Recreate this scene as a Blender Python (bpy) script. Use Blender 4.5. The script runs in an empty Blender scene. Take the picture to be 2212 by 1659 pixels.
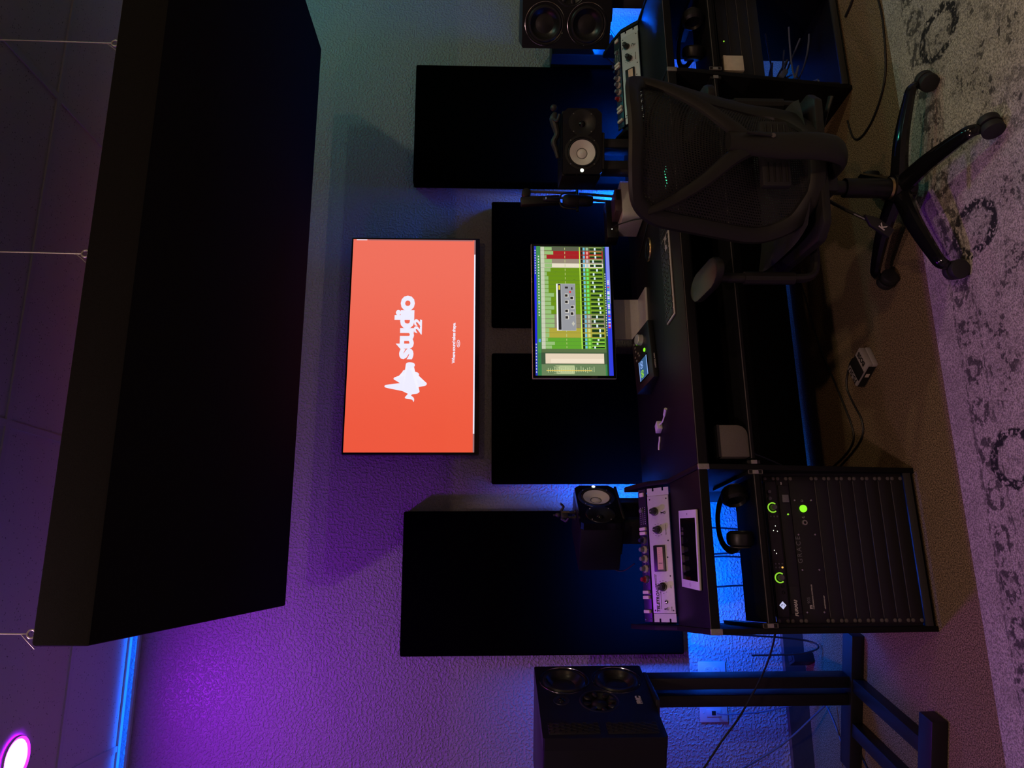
import bpy, bmesh, math, random
from mathutils import Vector, Matrix
random.seed(7)
S = bpy.context.scene
COL = S.collection
PI = math.pi
# ------------------------------------------------------------------ camera
def cam_axes(yaw, pitch, roll):
    cy, sy = math.cos(yaw), math.sin(yaw)
    r = Vector((cy, -sy, 0)); f = Vector((sy, cy, 0)); d = Vector((0, 0, -1))
    f2 = math.cos(pitch)*f + math.sin(pitch)*d
    d2 = math.cos(pitch)*d - math.sin(pitch)*f
    return (math.cos(roll)*r + math.sin(roll)*d2, math.cos(roll)*d2 - math.sin(roll)*r, f2)
cr, cd, cf = cam_axes(*(math.radians(a) for a in (13.714, 1.923, -0.166)))
cam = bpy.data.objects.new('camera', bpy.data.cameras.new('camera'))
COL.objects.link(cam)
# the phone was held on its side: picture right is world down, picture up is world right
M = Matrix((cd, cr, -cf)).transposed().to_4x4()
M.translation = Vector((0, -3.6, 1.478))
cam.matrix_world = M
cam.data.sensor_fit = 'HORIZONTAL'; cam.data.sensor_width = 36
cam.data.lens = 1595.84*36/2212
cam.data.clip_start = 0.02
S.camera = cam
# ------------------------------------------------------------------ world, exposure
W = bpy.data.worlds.new('night'); S.world = W; W.use_nodes = True
W.node_tree.nodes['Background'].inputs[0].default_value = (0.004, 0.004, 0.006, 1)
S.view_settings.view_transform = 'Standard'
S.view_settings.look = 'None'
S.view_settings.exposure = 0.0
S.view_settings.gamma = 1.0
S.view_settings.use_curve_mapping = False
# lamp colours (linear) and strengths, used by the lamp builders below
PURPLE = ((0.36, 0.003, 1.0), 480)
MAUVE = ((1.0, 0.58, 0.88), 85)
PINK = ((1.0, 0.62, 0.58), 480)
GREEN = ((0.10, 0.95, 0.66), 80)
MINT = ((0.46, 1.0, 0.80), 110)
WARM = ((1.0, 0.78, 0.48), 400)
AMBER = ((1.0, 0.60, 0.32), 420)
BLUE = ((0.0, 0.11, 1.0), 1300)
ADDED_COVE = ((0.0, 0.11, 1.0), 30)
cy = S.cycles
cy.max_bounces = 6; cy.diffuse_bounces = 3; cy.glossy_bounces = 3; cy.transmission_bounces = 2; cy.transparent_max_bounces = 8
cy.adaptive_threshold = 0.02; cy.light_sampling_threshold = 0.03
cy.caustics_reflective = False; cy.caustics_refractive = False
# ------------------------------------------------------------------ node helpers
def new_mat(name):
    m = bpy.data.materials.new(name); m.use_nodes = True
    nt = m.node_tree
    return m, nt, nt.nodes['Principled BSDF']
def mat(name, col, rough=0.5, metal=0.0, bump=0.0, scale=200.0, var=0.0, spec=0.5, coat=0.0, detail=2.0, dist=0.001):
    m, nt, p = new_mat(name)
    p.inputs['Roughness'].default_value = rough
    p.inputs['Metallic'].default_value = metal
    p.inputs['Specular IOR Level'].default_value = spec
    if coat: p.inputs['Coat Weight'].default_value = coat
    tc = nt.nodes.new('ShaderNodeTexCoord')
    nz = nt.nodes.new('ShaderNodeTexNoise'); nz.inputs['Scale'].default_value = scale; nz.inputs['Detail'].default_value = detail
    nt.links.new(tc.outputs['Object'], nz.inputs['Vector'])
    rp = nt.nodes.new('ShaderNodeValToRGB')
    a, b = 1-var, 1+var
    rp.color_ramp.elements[0].position = 0.3; rp.color_ramp.elements[1].position = 0.7
    rp.color_ramp.elements[0].color = (*[c*a for c in col], 1); rp.color_ramp.elements[1].color = (*[min(1, c*b) for c in col], 1)
    nt.links.new(nz.outputs['Fac'], rp.inputs['Fac']); nt.links.new(rp.outputs['Color'], p.inputs['Base Color'])
    if bump:
        bp = nt.nodes.new('ShaderNodeBump'); bp.inputs['Strength'].default_value = bump; bp.inputs['Distance'].default_value = dist
        nt.links.new(nz.outputs['Fac'], bp.inputs['Height']); nt.links.new(bp.outputs['Normal'], p.inputs['Normal'])
    return m
def emit(name, col, strength=1.0, base=(0.02, 0.02, 0.02)):
    m, nt, p = new_mat(name)
    if strength < 5 and not name.startswith('tv_'): m.cycles.emission_sampling = 'NONE'   # tiny lamps and screen print: found by chance
    p.inputs['Base Color'].default_value = (*base, 1)
    p.inputs['Roughness'].default_value = 0.3
    p.inputs['Emission Color'].default_value = (*col, 1)
    p.inputs['Emission Strength'].default_value = strength
    return m
def srgb(r, g, b):
    return tuple(((c/255)/12.92 if c/255 <= 0.04045 else ((c/255+0.055)/1.055)**2.4) for c in (r, g, b))
class N:
    """tiny math-node expression builder"""
    def __init__(s, nt): s.nt = nt
    def m(s, op, a, b=None, c=None):
        n = s.nt.nodes.new('ShaderNodeMath'); n.operation = op
        for i, v in enumerate((a, b, c)):
            if v is None: continue
            if isinstance(v, (int, float)): n.inputs[i].default_value = v
            else: s.nt.links.new(v, n.inputs[i])
        return n.outputs[0]
    def step(s, v, lo, hi):
        n = s.nt.nodes.new('ShaderNodeMapRange'); n.interpolation_type = 'SMOOTHSTEP'
        s.nt.links.new(v, n.inputs[0]); n.inputs[1].default_value = lo; n.inputs[2].default_value = hi
        return n.outputs[0]
    def noise(s, vec, scale, detail=2):
        n = s.nt.nodes.new('ShaderNodeTexNoise'); n.inputs['Scale'].default_value = scale; n.inputs['Detail'].default_value = detail
        s.nt.links.new(vec, n.inputs['Vector']); return n.outputs['Fac']
    def mix(s, f, a, b):
        n = s.nt.nodes.new('ShaderNodeMix'); n.data_type = 'RGBA'
        s.nt.links.new(f, n.inputs[0]) if not isinstance(f, float) else setattr(n.inputs[0], 'default_value', f)
        for i, v in ((6, a), (7, b)):
            if isinstance(v, tuple): n.inputs[i].default_value = (*v, 1)
            else: s.nt.links.new(v, n.inputs[i])
        return n.outputs[2]
# ------------------------------------------------------------------ materials
def wall_mat():
    m, nt, p = new_mat('orange_peel_paint'); e = N(nt)
    tc = nt.nodes.new('ShaderNodeTexCoord').outputs['Object']
    a = e.noise(tc, 85, 1.5); b = e.noise(tc, 190, 0)
    h = e.m('ADD', e.step(a, 0.42, 0.66), e.m('MULTIPLY', b, 0.25))
    bp = nt.nodes.new('ShaderNodeBump'); bp.inputs['Strength'].default_value = 0.9; bp.inputs['Distance'].default_value = 0.003
    nt.links.new(h, bp.inputs['Height']); nt.links.new(bp.outputs['Normal'], p.inputs['Normal'])
    p.inputs['Base Color'].default_value = (0.36, 0.36, 0.37, 1); p.inputs['Roughness'].default_value = 0.36
    p.inputs['Specular IOR Level'].default_value = 0.4
    return m
def carpet_mat():
    m, nt, p = new_mat('tan_carpet'); e = N(nt)
    tc = nt.nodes.new('ShaderNodeTexCoord').outputs['Object']
    a = e.noise(tc, 230, 3); b = e.noise(tc, 5, 2)
    c = e.mix(e.step(a, 0.35, 0.68), (0.07, 0.05, 0.03), (0.46, 0.325, 0.195))
    c = e.mix(e.m('MULTIPLY', b, 0.35), c, (0.17, 0.125, 0.08))
    nt.links.new(c, p.inputs['Base Color']); p.inputs['Roughness'].default_value = 1.0; p.inputs['Specular IOR Level'].default_value = 0.1
    bp = nt.nodes.new('ShaderNodeBump'); bp.inputs['Strength'].default_value = 0.8; bp.inputs['Distance'].default_value = 0.006
    nt.links.new(a, bp.inputs['Height']); nt.links.new(bp.outputs['Normal'], p.inputs['Normal'])
    return m
def rug_mat():
    m, nt, p = new_mat('faded_rug'); e = N(nt)
    tcn = nt.nodes.new('ShaderNodeTexCoord').outputs['Object']
    wob = nt.nodes.new('ShaderNodeTexNoise'); wob.inputs['Scale'].default_value = 34; wob.inputs['Detail'].default_value = 3
    nt.links.new(tcn, wob.inputs['Vector'])
    va = nt.nodes.new('ShaderNodeVectorMath'); va.operation = 'MULTIPLY_ADD'
    nt.links.new(wob.outputs['Color'], va.inputs[0]); va.inputs[1].default_value = (0.034, 0.034, 0); nt.links.new(tcn, va.inputs[2])
    sp = nt.nodes.new('ShaderNodeSeparateXYZ'); nt.links.new(va.outputs[0], sp.inputs[0])
    x, y = sp.outputs[0], sp.outputs[1]           # rug local: far edge at y=0, rug runs to -y
    t = e.m('MULTIPLY', y, -1.0)
    def band(lo, hi, s=0.006):
        return e.m('MULTIPLY', e.step(t, lo-s, lo+s), e.m('SUBTRACT', 1.0, e.step(t, hi-s, hi+s)))
    def ring(per, x0, y0, rx, ry, w):
        xm = e.m('SUBTRACT', e.m('PINGPONG', e.m('SUBTRACT', x, x0), per/2), 0.0)
        dx = e.m('DIVIDE', xm, rx); dy = e.m('DIVIDE', e.m('SUBTRACT', t, y0), ry)
        d = e.m('SQRT', e.m('ADD', e.m('MULTIPLY', dx, dx), e.m('MULTIPLY', dy, dy)))
        return e.m('SUBTRACT', 1.0, e.step(e.m('ABSOLUTE', e.m('SUBTRACT', d, 1.0)), w*0.5, w))
    spk = e.noise(tcn, 55, 3); big = e.noise(tcn, 9, 2); pile = e.noise(tcn, 210, 2)
    r1 = e.m('MULTIPLY', ring(0.70, 1.29, 0.245, 0.072, 0.090, 0.26), e.step(e.noise(tcn, 75, 3), 0.38, 0.50))
    r2 = e.m('MULTIPLY', ring(0.125, 0.05, 0.135, 0.032, 0.030, 0.55), e.step(spk, 0.42, 0.50))
    r3 = e.m('MULTIPLY', ring(0.35, 0.16, 0.50, 0.07, 0.05, 0.40), e.step(spk, 0.45, 0.53))
    blot = e.m('MULTIPLY', e.m('MULTIPLY', e.step(spk, 0.53, 0.60), e.step(big, 0.46, 0.62)), e.m('MAXIMUM', e.m('MAXIMUM', band(0.10, 0.19), band(0.20, 0.60)), band(0.6, 3)))
    ln = e.m('MULTIPLY', e.m('MAXIMUM', band(0.085, 0.094, 0.002), band(0.185, 0.194, 0.002)), e.step(spk, 0.40, 0.52))
    dark = e.m('MINIMUM', 1.0, e.m('MAXIMUM', e.m('MAXIMUM', r1, e.m('MULTIPLY', r2, 0.8)), e.m('MAXIMUM', e.m('MULTIPLY', blot, 0.8), e.m('MAXIMUM', e.m('MULTIPLY', ln, 0.6), e.m('MULTIPLY', r3, 0.45)))))
    base = e.mix(e.step(pile, 0.3, 0.7), (0.24, 0.22, 0.19), (0.68, 0.62, 0.54))
    base = e.mix(e.m('MULTIPLY', e.step(big, 0.4, 0.7), 0.30), base, (0.22, 0.20, 0.175))
    col = e.mix(e.m('MULTIPLY', dark, 1.0), base, (0.035, 0.035, 0.038))
    nt.links.new(col, p.inputs['Base Color']); p.inputs['Roughness'].default_value = 1.0; p.inputs['Specular IOR Level'].default_value = 0.1
    bp = nt.nodes.new('ShaderNodeBump'); bp.inputs['Strength'].default_value = 0.7; bp.inputs['Distance'].default_value = 0.004
    nt.links.new(pile, bp.inputs['Height']); nt.links.new(bp.outputs['Normal'], p.inputs['Normal'])
    return m
def tile_mat():
    m, nt, p = new_mat('acoustic_tile'); e = N(nt)
    tc = nt.nodes.new('ShaderNodeTexCoord').outputs['Object']
    v = nt.nodes.new('ShaderNodeTexVoronoi'); v.inputs['Scale'].default_value = 85; nt.links.new(tc, v.inputs['Vector'])
    pit = e.m('MULTIPLY', e.m('SUBTRACT', 1.0, e.step(v.outputs['Distance'], 0.10, 0.24)), e.step(e.noise(tc, 30, 2), 0.45, 0.55))
    col = e.mix(pit, (0.72, 0.70, 0.68), (0.16, 0.15, 0.14))
    nt.links.new(col, p.inputs['Base Color']); p.inputs['Roughness'].default_value = 0.95; p.inputs['Specular IOR Level'].default_value = 0.2
    bp = nt.nodes.new('ShaderNodeBump'); bp.inputs['Strength'].default_value = 0.4; bp.inputs['Distance'].default_value = 0.002; bp.invert = True
    nt.links.new(e.m('ADD', pit, e.m('MULTIPLY', e.noise(tc, 160, 2), 0.3)), bp.inputs['Height']); nt.links.new(bp.outputs['Normal'], p.inputs['Normal'])
    return m
def weave_mat(name, col, open_=0.46, scale=900):
    """open woven chair mesh: fine threads with holes in between"""
    m, nt, p = new_mat(name); e = N(nt)
    tc = nt.nodes.new('ShaderNodeTexCoord').outputs['Object']
    sp = nt.nodes.new('ShaderNodeSeparateXYZ'); nt.links.new(tc, sp.inputs[0])
    a = e.m('SINE', e.m('MULTIPLY', sp.outputs[0], scale)); b = e.m('SINE', e.m('MULTIPLY', e.m('ADD', sp.outputs[2], e.m('MULTIPLY', sp.outputs[1], 0.7)), scale))
    hole = e.m('MULTIPLY', e.step(a, 0.0, 0.5), e.step(b, -0.2, 0.4))
    p.inputs['Base Color'].default_value = (*col, 1); p.inputs['Roughness'].default_value = 0.75
    tr = nt.nodes.new('ShaderNodeBsdfTransparent'); mx = nt.nodes.new('ShaderNodeMixShader')
    nt.links.new(e.m('MULTIPLY', hole, open_*2), mx.inputs[0]); nt.links.new(p.outputs[0], mx.inputs[1]); nt.links.new(tr.outputs[0], mx.inputs[2])
    nt.links.new(mx.outputs[0], nt.nodes['Material Output'].inputs[0])
    return m
MT = {
 'wall': wall_mat(), 'carpet': carpet_mat(), 'rug': rug_mat(), 'tile': tile_mat(),
 'grid': mat('ceiling_grid_paint', (0.66, 0.64, 0.64), 0.6, var=0.03),
 'baseboard': mat('dark_vinyl_base', (0.035, 0.036, 0.04), 0.45, bump=0.1, scale=90, var=0.1),
 'fabric': mat('black_panel_fabric', (0.0016, 0.0016, 0.0017), 0.98, bump=0.3, scale=900, var=0.3, spec=0.0),
 'cloudfab': mat('charcoal_cloud_fabric', (0.014, 0.0138, 0.0125), 0.98, bump=0.3, scale=900, var=0.3, spec=0.02),
 'desk': mat('black_desk_laminate', (0.008, 0.008, 0.0085), 0.52, bump=0.12, scale=500, var=0.15, spec=0.16),
 'edge': mat('desk_edge_band', (0.04, 0.04, 0.04), 0.3, var=0.1),
 'rackblk': mat('black_rack_steel', (0.010, 0.010, 0.011), 0.42, bump=0.08, scale=700, var=0.2),
 'gapgrey': mat('bare_rack_edge', (0.11, 0.10, 0.09), 0.5, var=0.1),
 'plastic': mat('black_plastic', (0.012, 0.012, 0.013), 0.4, var=0.1, bump=0.05, scale=600),
 'gloss': mat('gloss_black', (0.006, 0.006, 0.007), 0.12, var=0.1),
 'rubber': mat('black_rubber', (0.014, 0.014, 0.015), 0.65, var=0.1),
 'speaker': mat('speaker_black_lacquer', (0.008, 0.008, 0.0095), 0.40, spec=0.3, var=0.15, bump=0.04, scale=900),
 'cone': mat('pale_speaker_cone', (0.86, 0.83, 0.77), 0.55, var=0.04, bump=0.1, scale=400),
 'darkcone': mat('black_speaker_cone', (0.016, 0.015, 0.015), 0.32, var=0.1),
 'chrome': mat('bright_trim', (0.45, 0.45, 0.45), 0.15, 1.0, var=0.02),
 'alu': mat('brushed_aluminium', (0.74, 0.72, 0.68), 0.42, 0.35, var=0.05, scale=300),
 'steelcap': mat('brushed_steel_cap', (0.42, 0.40, 0.37), 0.4, 0.8, var=0.08, scale=150),
 'silverface': mat('grey_enamel_faceplate', (0.62, 0.61, 0.61), 0.45, 0.15, var=0.03, scale=120),
 'navy': mat('navy_enamel', (0.012, 0.016, 0.05), 0.4, var=0.1),
 'cream': mat('cream_plastic', (0.78, 0.68, 0.58), 0.45, var=0.05),
 'white': mat('white_plastic', (0.80, 0.80, 0.80), 0.35, var=0.02),
 'ink': mat('black_ink', (0.01, 0.01, 0.01), 0.6, var=0.1),
 'whiteink': mat('white_ink', (0.65, 0.63, 0.60), 0.6, var=0.05),
 'redknob': mat('red_knob_plastic', (0.30, 0.012, 0.02), 0.35, var=0.1),
 'greyknob': mat('grey_knob_plastic', (0.16, 0.16, 0.18), 0.4, var=0.1),
 'meter': mat('cream_meter_card', (0.80, 0.52, 0.36), 0.6, var=0.05),
 'brass': mat('brass', (0.55, 0.40, 0.18), 0.3, 1.0, var=0.05),
 'chair': mat('chair_charcoal_plastic', (0.015, 0.0145, 0.013), 0.46, spec=0.36, var=0.12, bump=0.1, scale=500),
 'weave': weave_mat('chair_mesh', (0.010, 0.010, 0.0095)),
 'seatweave': mat('chair_seat_mesh', (0.035, 0.035, 0.032), 0.8, bump=0.8, scale=700, var=0.5),
 'cable': mat('black_cable', (0.012, 0.012, 0.014), 0.45, var=0.1),
 'bluecable': mat('blue_grey_cable', (0.10, 0.12, 0.20), 0.5, var=0.1),
 'greycloth': mat('grey_canvas', (0.12, 0.105, 0.09), 0.9, bump=0.4, scale=500, var=0.15),
 'cardboard': mat('pale_carton', (0.62, 0.55, 0.42), 0.7, var=0.06, scale=40),
 'figure': mat('dark_resin', (0.03, 0.028, 0.028), 0.5, var=0.3, bump=0.3, scale=120),
 'glassblk': mat('dark_screen_glass', (0.003, 0.003, 0.003), 0.06, var=0.05),
 'plate': mat('ivory_wall_plate', (0.55, 0.55, 0.56), 0.4, var=0.03),
 'wire': mat('steel_wire', (0.62, 0.58, 0.50), 0.4, 0.6, var=0.05),
 'bronze': mat('dark_mauve_metal', (0.11, 0.065, 0.07), 0.45, 0.3, var=0.1),
 'pedal': mat('white_pedal_paint', (0.45, 0.42, 0.42), 0.45, var=0.05),
 'led_white': emit('lit_white_led', (0.95, 1.0, 0.82), 1.3),
 'led_green': emit('lit_green_led', srgb(150, 255, 40), 1.0),
 'meter_led': emit('lit_meter_bar', srgb(90, 255, 190), 1.0),
 'led_lime': emit('lit_lime_ring', srgb(150, 225, 55), 0.85),
 'led_amber': emit('lit_amber_led', srgb(255, 190, 90), 1.0),
 'led_logo': emit('lit_logo', srgb(205, 205, 245), 0.9),
 'tv_red': emit('tv_red_page', srgb(240, 98, 74), 1.0),
 'tv_white': emit('tv_white_print', srgb(240, 238, 255), 1.0),
 'tv_grey': emit('tv_grey_bar', srgb(150, 110, 115), 1.0),
 'blue_led': emit('blue_led_strip', BLUE[0], BLUE[1]),
}
# the red page is a touch paler towards its upper right, as the page shows
def tv_page():
    m = MT['tv_red']; nt = m.node_tree; p = nt.nodes['Principled BSDF']; e = N(nt)
    tc = nt.nodes.new('ShaderNodeTexCoord').outputs['Generated']
    sp = nt.nodes.new('ShaderNodeSeparateXYZ'); nt.links.new(tc, sp.inputs[0])
    nt.links.new(e.mix(e.step(sp.outputs[0], 0.0, 1.0), srgb(238, 88, 60), srgb(240, 112, 92)), p.inputs['Emission Color'])
tv_page()
# ------------------------------------------------------------------ geometry helpers
class G:
    def __init__(s): s.bm = bmesh.new()
    def _merge(s, b, M=None):
        me = bpy.data.meshes.new('tmp'); b.to_mesh(me); b.free()
        if M is not None: me.transform(M)
        s.bm.from_mesh(me); bpy.data.meshes.remove(me); return s
    def box(s, a, b, bev=0.0, seg=2, M=None):
        t = bmesh.new(); bmesh.ops.create_cube(t, size=1)
        for v in t.verts: v.co = Vector([(a[i]+b[i])/2 + v.co[i]*(b[i]-a[i]) for i in range(3)])
        if bev: bmesh.ops.bevel(t, geom=t.edges[:], offset=bev, segments=seg, profile=0.5, affect='EDGES')
        return s._merge(t, M)
    def cyl(s, p0, p1, r, r2=None, seg=16, bev=0.0):
        p0, p1 = Vector(p0), Vector(p1); d = p1-p0
        t = bmesh.new(); bmesh.ops.create_cone(t, cap_ends=True, segments=seg, radius1=r, radius2=r if r2 is None else r2, depth=d.length)
        if bev:
            bmesh.ops.bevel(t, geom=[e for e in t.edges if abs(e.verts[0].co.z-e.verts[1].co.z) < 1e-6 and len(e.link_faces) == 2], offset=bev, segments=2, profile=0.5, affect='EDGES')
        q = Vector((0, 0, 1)).rotation_difference(d.normalized()).to_matrix().to_4x4(); q.translation = (p0+p1)/2
        return s._merge(t, q)
    def tube(s, pts, r, seg=8, smooth=True, sub=6, flat=1.0, up=Vector((0, 0, 1)), caps=True):
        P = [Vector(p) for p in pts]; rr = r if isinstance(r, (list, tuple)) else [r]*len(P)
        if smooth and len(P) > 2:
            Q, RR = [], []
            for i in range(len(P)-1):
                a, b, c, d = P[max(i-1, 0)], P[i], P[i+1], P[min(i+2, len(P)-1)]
                for k in range(sub):
                    u = k/sub
                    Q.append(0.5*((2*b)+(c-a)*u+(2*a-5*b+4*c-d)*u*u+(3*b-a-3*c+d)*u**3)); RR.append(rr[i]*(1-u)+rr[i+1]*u)
            Q.append(P[-1]); RR.append(rr[-1]); P, rr = Q, RR
        rings = []
        n0 = None
        for i, p in enumerate(P):
            d = (P[min(i+1, len(P)-1)]-P[max(i-1, 0)]).normalized()
            if n0 is None:
                n0 = up.cross(d)
                if n0.length < 0.05: n0 = Vector((1, 0, 0)).cross(d)
            n0 = (n0 - d*n0.dot(d)).normalized(); b = d.cross(n0)
            rings.append([s.bm.verts.new(p + n0*math.cos(2*PI*k/seg)*rr[i] + b*math.sin(2*PI*k/seg)*rr[i]*flat) for k in range(seg)])
        for i in range(len(rings)-1):
            for k in range(seg):
                s.bm.faces.new((rings[i][k], rings[i][(k+1) % seg], rings[i+1][(k+1) % seg], rings[i+1][k]))
        if caps:
            s.bm.faces.new(rings[0][::-1]); s.bm.faces.new(rings[-1])
        return s
    def prism(s, poly, axis, lo, hi, bev=0.0):
        """poly of 2-D points extruded along an axis; x: (y,z), y: (x,z), z: (x,y)"""
        f = {'x': lambda p, h: (h, p[0], p[1]), 'y': lambda p, h: (p[0], h, p[1]), 'z': lambda p, h: (p[0], p[1], h)}[axis]
        t = bmesh.new()
        A = [t.verts.new(f(p, lo)) for p in poly]; B = [t.verts.new(f(p, hi)) for p in poly]
        t.faces.new(A); t.faces.new(B[::-1]); n = len(poly)
        for i in range(n): t.faces.new((A[i], B[i], B[(i+1) % n], A[(i+1) % n]))
        bmesh.ops.recalc_face_normals(t, faces=t.faces[:])
        if bev: bmesh.ops.bevel(t, geom=t.edges[:], offset=bev, segments=2, profile=0.5, affect='EDGES')
        return s._merge(t)
    def lathe(s, prof, o=(0, 0, 0), d=(0, 0, 1), seg=32):
        t = bmesh.new(); rings = []
        for r, h in prof:
            rings.append([t.verts.new((r*math.cos(2*PI*k/seg), r*math.sin(2*PI*k/seg), h)) for k in range(seg)] if r > 1e-6 else [t.verts.new((0, 0, h))])
        for a, b in zip(rings, rings[1:]):
            for k in range(seg):
                if len(a) == 1 and len(b) == 1: continue
                if len(a) == 1: t.faces.new((a[0], b[k], b[(k+1) % seg]))
                elif len(b) == 1: t.faces.new((a[k], b[0], a[(k+1) % seg]))
                else: t.faces.new((a[k], b[k], b[(k+1) % seg], a[(k+1) % seg]))
        bmesh.ops.recalc_face_normals(t, faces=t.faces[:])
        q = Vector((0, 0, 1)).rotation_difference(Vector(d).normalized()).to_matrix().to_4x4(); q.translation = Vector(o)
        return s._merge(t, q)
    def ell(s, c, r, seg=14, M=None):
        t = bmesh.new(); bmesh.ops.create_uvsphere(t, u_segments=seg, v_segments=max(6, seg//2+1), radius=1)
        for v in t.verts: v.co = Vector([c[i]+v.co[i]*r[i] for i in range(3)])
        return s._merge(t, M)
    def holed(s, outline, holes, y0, y1, seg=40):
        """plate in the XZ plane with round holes (x, z, r); front at y0, outer and hole walls run back to y1"""
        t = bmesh.new(); ed = []
        loops = [outline] + [[(cx+r*math.cos(2*PI*k/seg), cz_+r*math.sin(2*PI*k/seg)) for k in range(seg)] for cx, cz_, r in holes]
        for L in loops:
            vs = [t.verts.new((x, y0, z)) for x, z in L]
            ed += [t.edges.new((vs[i], vs[(i+1) % len(vs)])) for i in range(len(vs))]
        bmesh.ops.triangle_fill(t, use_beauty=True, use_dissolve=False, edges=ed)
        for L in loops:
            A = [t.verts.new((x, y0, z)) for x, z in L]; B = [t.verts.new((x, y1, z)) for x, z in L]; n = len(L)
            for i in range(n): t.faces.new((A[i], A[(i+1) % n], B[(i+1) % n], B[i]))
        bmesh.ops.remove_doubles(t, verts=t.verts[:], dist=1e-6)
        bmesh.ops.recalc_face_normals(t, faces=t.faces[:])
        return s._merge(t)
    def quad(s, a, b, c, d):
        s.bm.faces.new([s.bm.verts.new(p) for p in (a, b, c, d)]); return s
    def mesh(s, me, M=None):
        m2 = me.copy()
        if M is not None: m2.transform(M)
        s.bm.from_mesh(m2); bpy.data.meshes.remove(m2); return s
    def build(s, name, material, parent=None, smooth=35):
        me = bpy.data.meshes.new(name); s.bm.to_mesh(me); s.bm.free()
        for pl in me.polygons: pl.use_smooth = True
        me.set_sharp_from_angle(angle=math.radians(smooth))
        if isinstance(material, (list, tuple)):
            for k in material: me.materials.append(MT[k])
        else: me.materials.append(MT[material])
        o = bpy.data.objects.new(name, me); COL.objects.link(o)
        if parent is not None: o.parent = parent
        return o
def tag(o, label, cat, group=None):
    o['label'] = label; o['category'] = cat
    if group: o['group'] = group
    return o
def thing(name, label, cat, loc=(0, 0, 0), rz=0.0, group=None, rx=0.0):
    o = bpy.data.objects.new(name, None); COL.objects.link(o)
    o.empty_display_size = 0.05
    o.location = loc; o.rotation_euler = (rx, 0, rz)
    return tag(o, label, cat, group)
def struct(o): o['kind'] = 'structure'; return o
def clone(o, parent=None):
    c = o.copy(); COL.objects.link(c)
    if parent is not None: c.parent = parent
    for ch in list(o.children): clone(ch, c)
    return c
def place_copy(part, parent, loc, name=None):
    c = part.copy(); COL.objects.link(c); c.parent = parent; c.location = loc
    return c
def text_mesh(body, size, ext=0.0004, bold=0.0, shear=0.0, space=1.0, ax='CENTER'):
    """lettering standing in the XZ plane, read from -Y"""
    cu = bpy.data.curves.new('lettering', 'FONT'); cu.body = body; cu.size = size; cu.extrude = ext; cu.offset = bold; cu.shear = shear
    cu.space_character = space; cu.align_x = ax; cu.align_y = 'CENTER'; cu.resolution_u = 3
    o = bpy.data.objects.new('lettering', cu); COL.objects.link(o)
    bpy.context.view_layer.update()
    me = bpy.data.meshes.new_from_object(o.evaluated_get(bpy.context.evaluated_depsgraph_get()))
    bpy.data.objects.remove(o); bpy.data.curves.remove(cu)
    me.transform(Matrix.Rotation(PI/2, 4, 'X'))
    return me
def text(body, size, pos, material, parent, name='lettering', bold=0.0, shear=0.0, space=1.0, ax='CENTER', M=None, ext=0.0004):
    me = text_mesh(body, size, ext, bold, shear, space, ax)
    if M is not None: me.transform(M)
    me.materials.clear(); me.materials.append(MT[material])
    o = bpy.data.objects.new(name, me); COL.objects.link(o); o.parent = parent; o.location = pos
    return o
# ================================================================== THE ROOM
X0, X1, Y0, H = -2.3, 4.6, -6.0, 3.095
struct(G().box((X0, Y0, -0.1), (X1, 0.0, 0.0)).build('floor', 'carpet'))
wb = struct(G().box((X0, 0.0, -0.1), (X1, 0.12, H+0.15)).build('wall_back', 'wall'))
struct(G().box((X0-0.12, Y0, -0.1), (X0, 0.12, H+0.15)).build('wall_left', 'wall'))
struct(G().box((X1, Y0, -0.1), (X1+0.12, 0.12, H+0.15)).build('wall_right', 'wall'))
struct(G().box((X0-0.12, Y0-0.12, -0.1), (X1+0.12, Y0, H+0.15)).build('wall_front', 'wall'))
struct(G().prism([(0, 0), (-0.012, 0), (-0.012, 0.095), (-0.006, 0.103), (0, 0.103)], 'x', X0, X1).build('baseboard_back', 'baseboard'))
# ceiling: slab, T-bar grid and lay-in tiles 1.245 x 0.607
ceil = struct(G().box((X0, Y0, H+0.03), (X1, 0.0, H+0.15)).build('ceiling', 'grid'))
xs = [-0.777 + 1.2475*k for k in range(-2, 6)]; ys = [-0.489 - 0.604*k for k in range(0, 10)]
gr = G()
for y in ys: gr.box((X0, y-0.012, H-0.004), (X1, y+0.012, H+0.03))
for x in xs: gr.box((x-0.012, Y0, H-0.0035), (x+0.012, 0, H+0.03))
gr.box((X0, -0.024, H-0.006), (X1, 0, H+0.03))
gr.build('grid_bars', 'grid', ceil)
yy = [0.0]+ys+[Y0]; xx = [X0]+[x for x in xs if X0 < x < X1]+[X1]
for i in range(len(xx)-1):
    for j in range(len(yy)-1):
        a, b, c, d = xx[i]+0.010, xx[i+1]-0.010, yy[j+1]+0.010, yy[j]-0.010
        if b-a < 0.05 or d-c < 0.05: continue
        dz = random.uniform(0, 0.0015)
        G().box((a, c, H+0.002+dz), (b, d, H+0.02+dz)).build('ceiling_tile', 'tile', ceil)
# rug: lies in front of the desk, slightly skewed
rug = G().box((-2.6, -2.6, 0.0), (2.5, 0.0, 0.008), 0.003).build('area_rug', 'rug')
rug.location = (0.4, -1.338, 0.0); rug.rotation_euler = (0, 0, math.radians(1.2))
tag(rug, 'large faded cream rug with dark medallion border under the office chair', 'rug')
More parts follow.
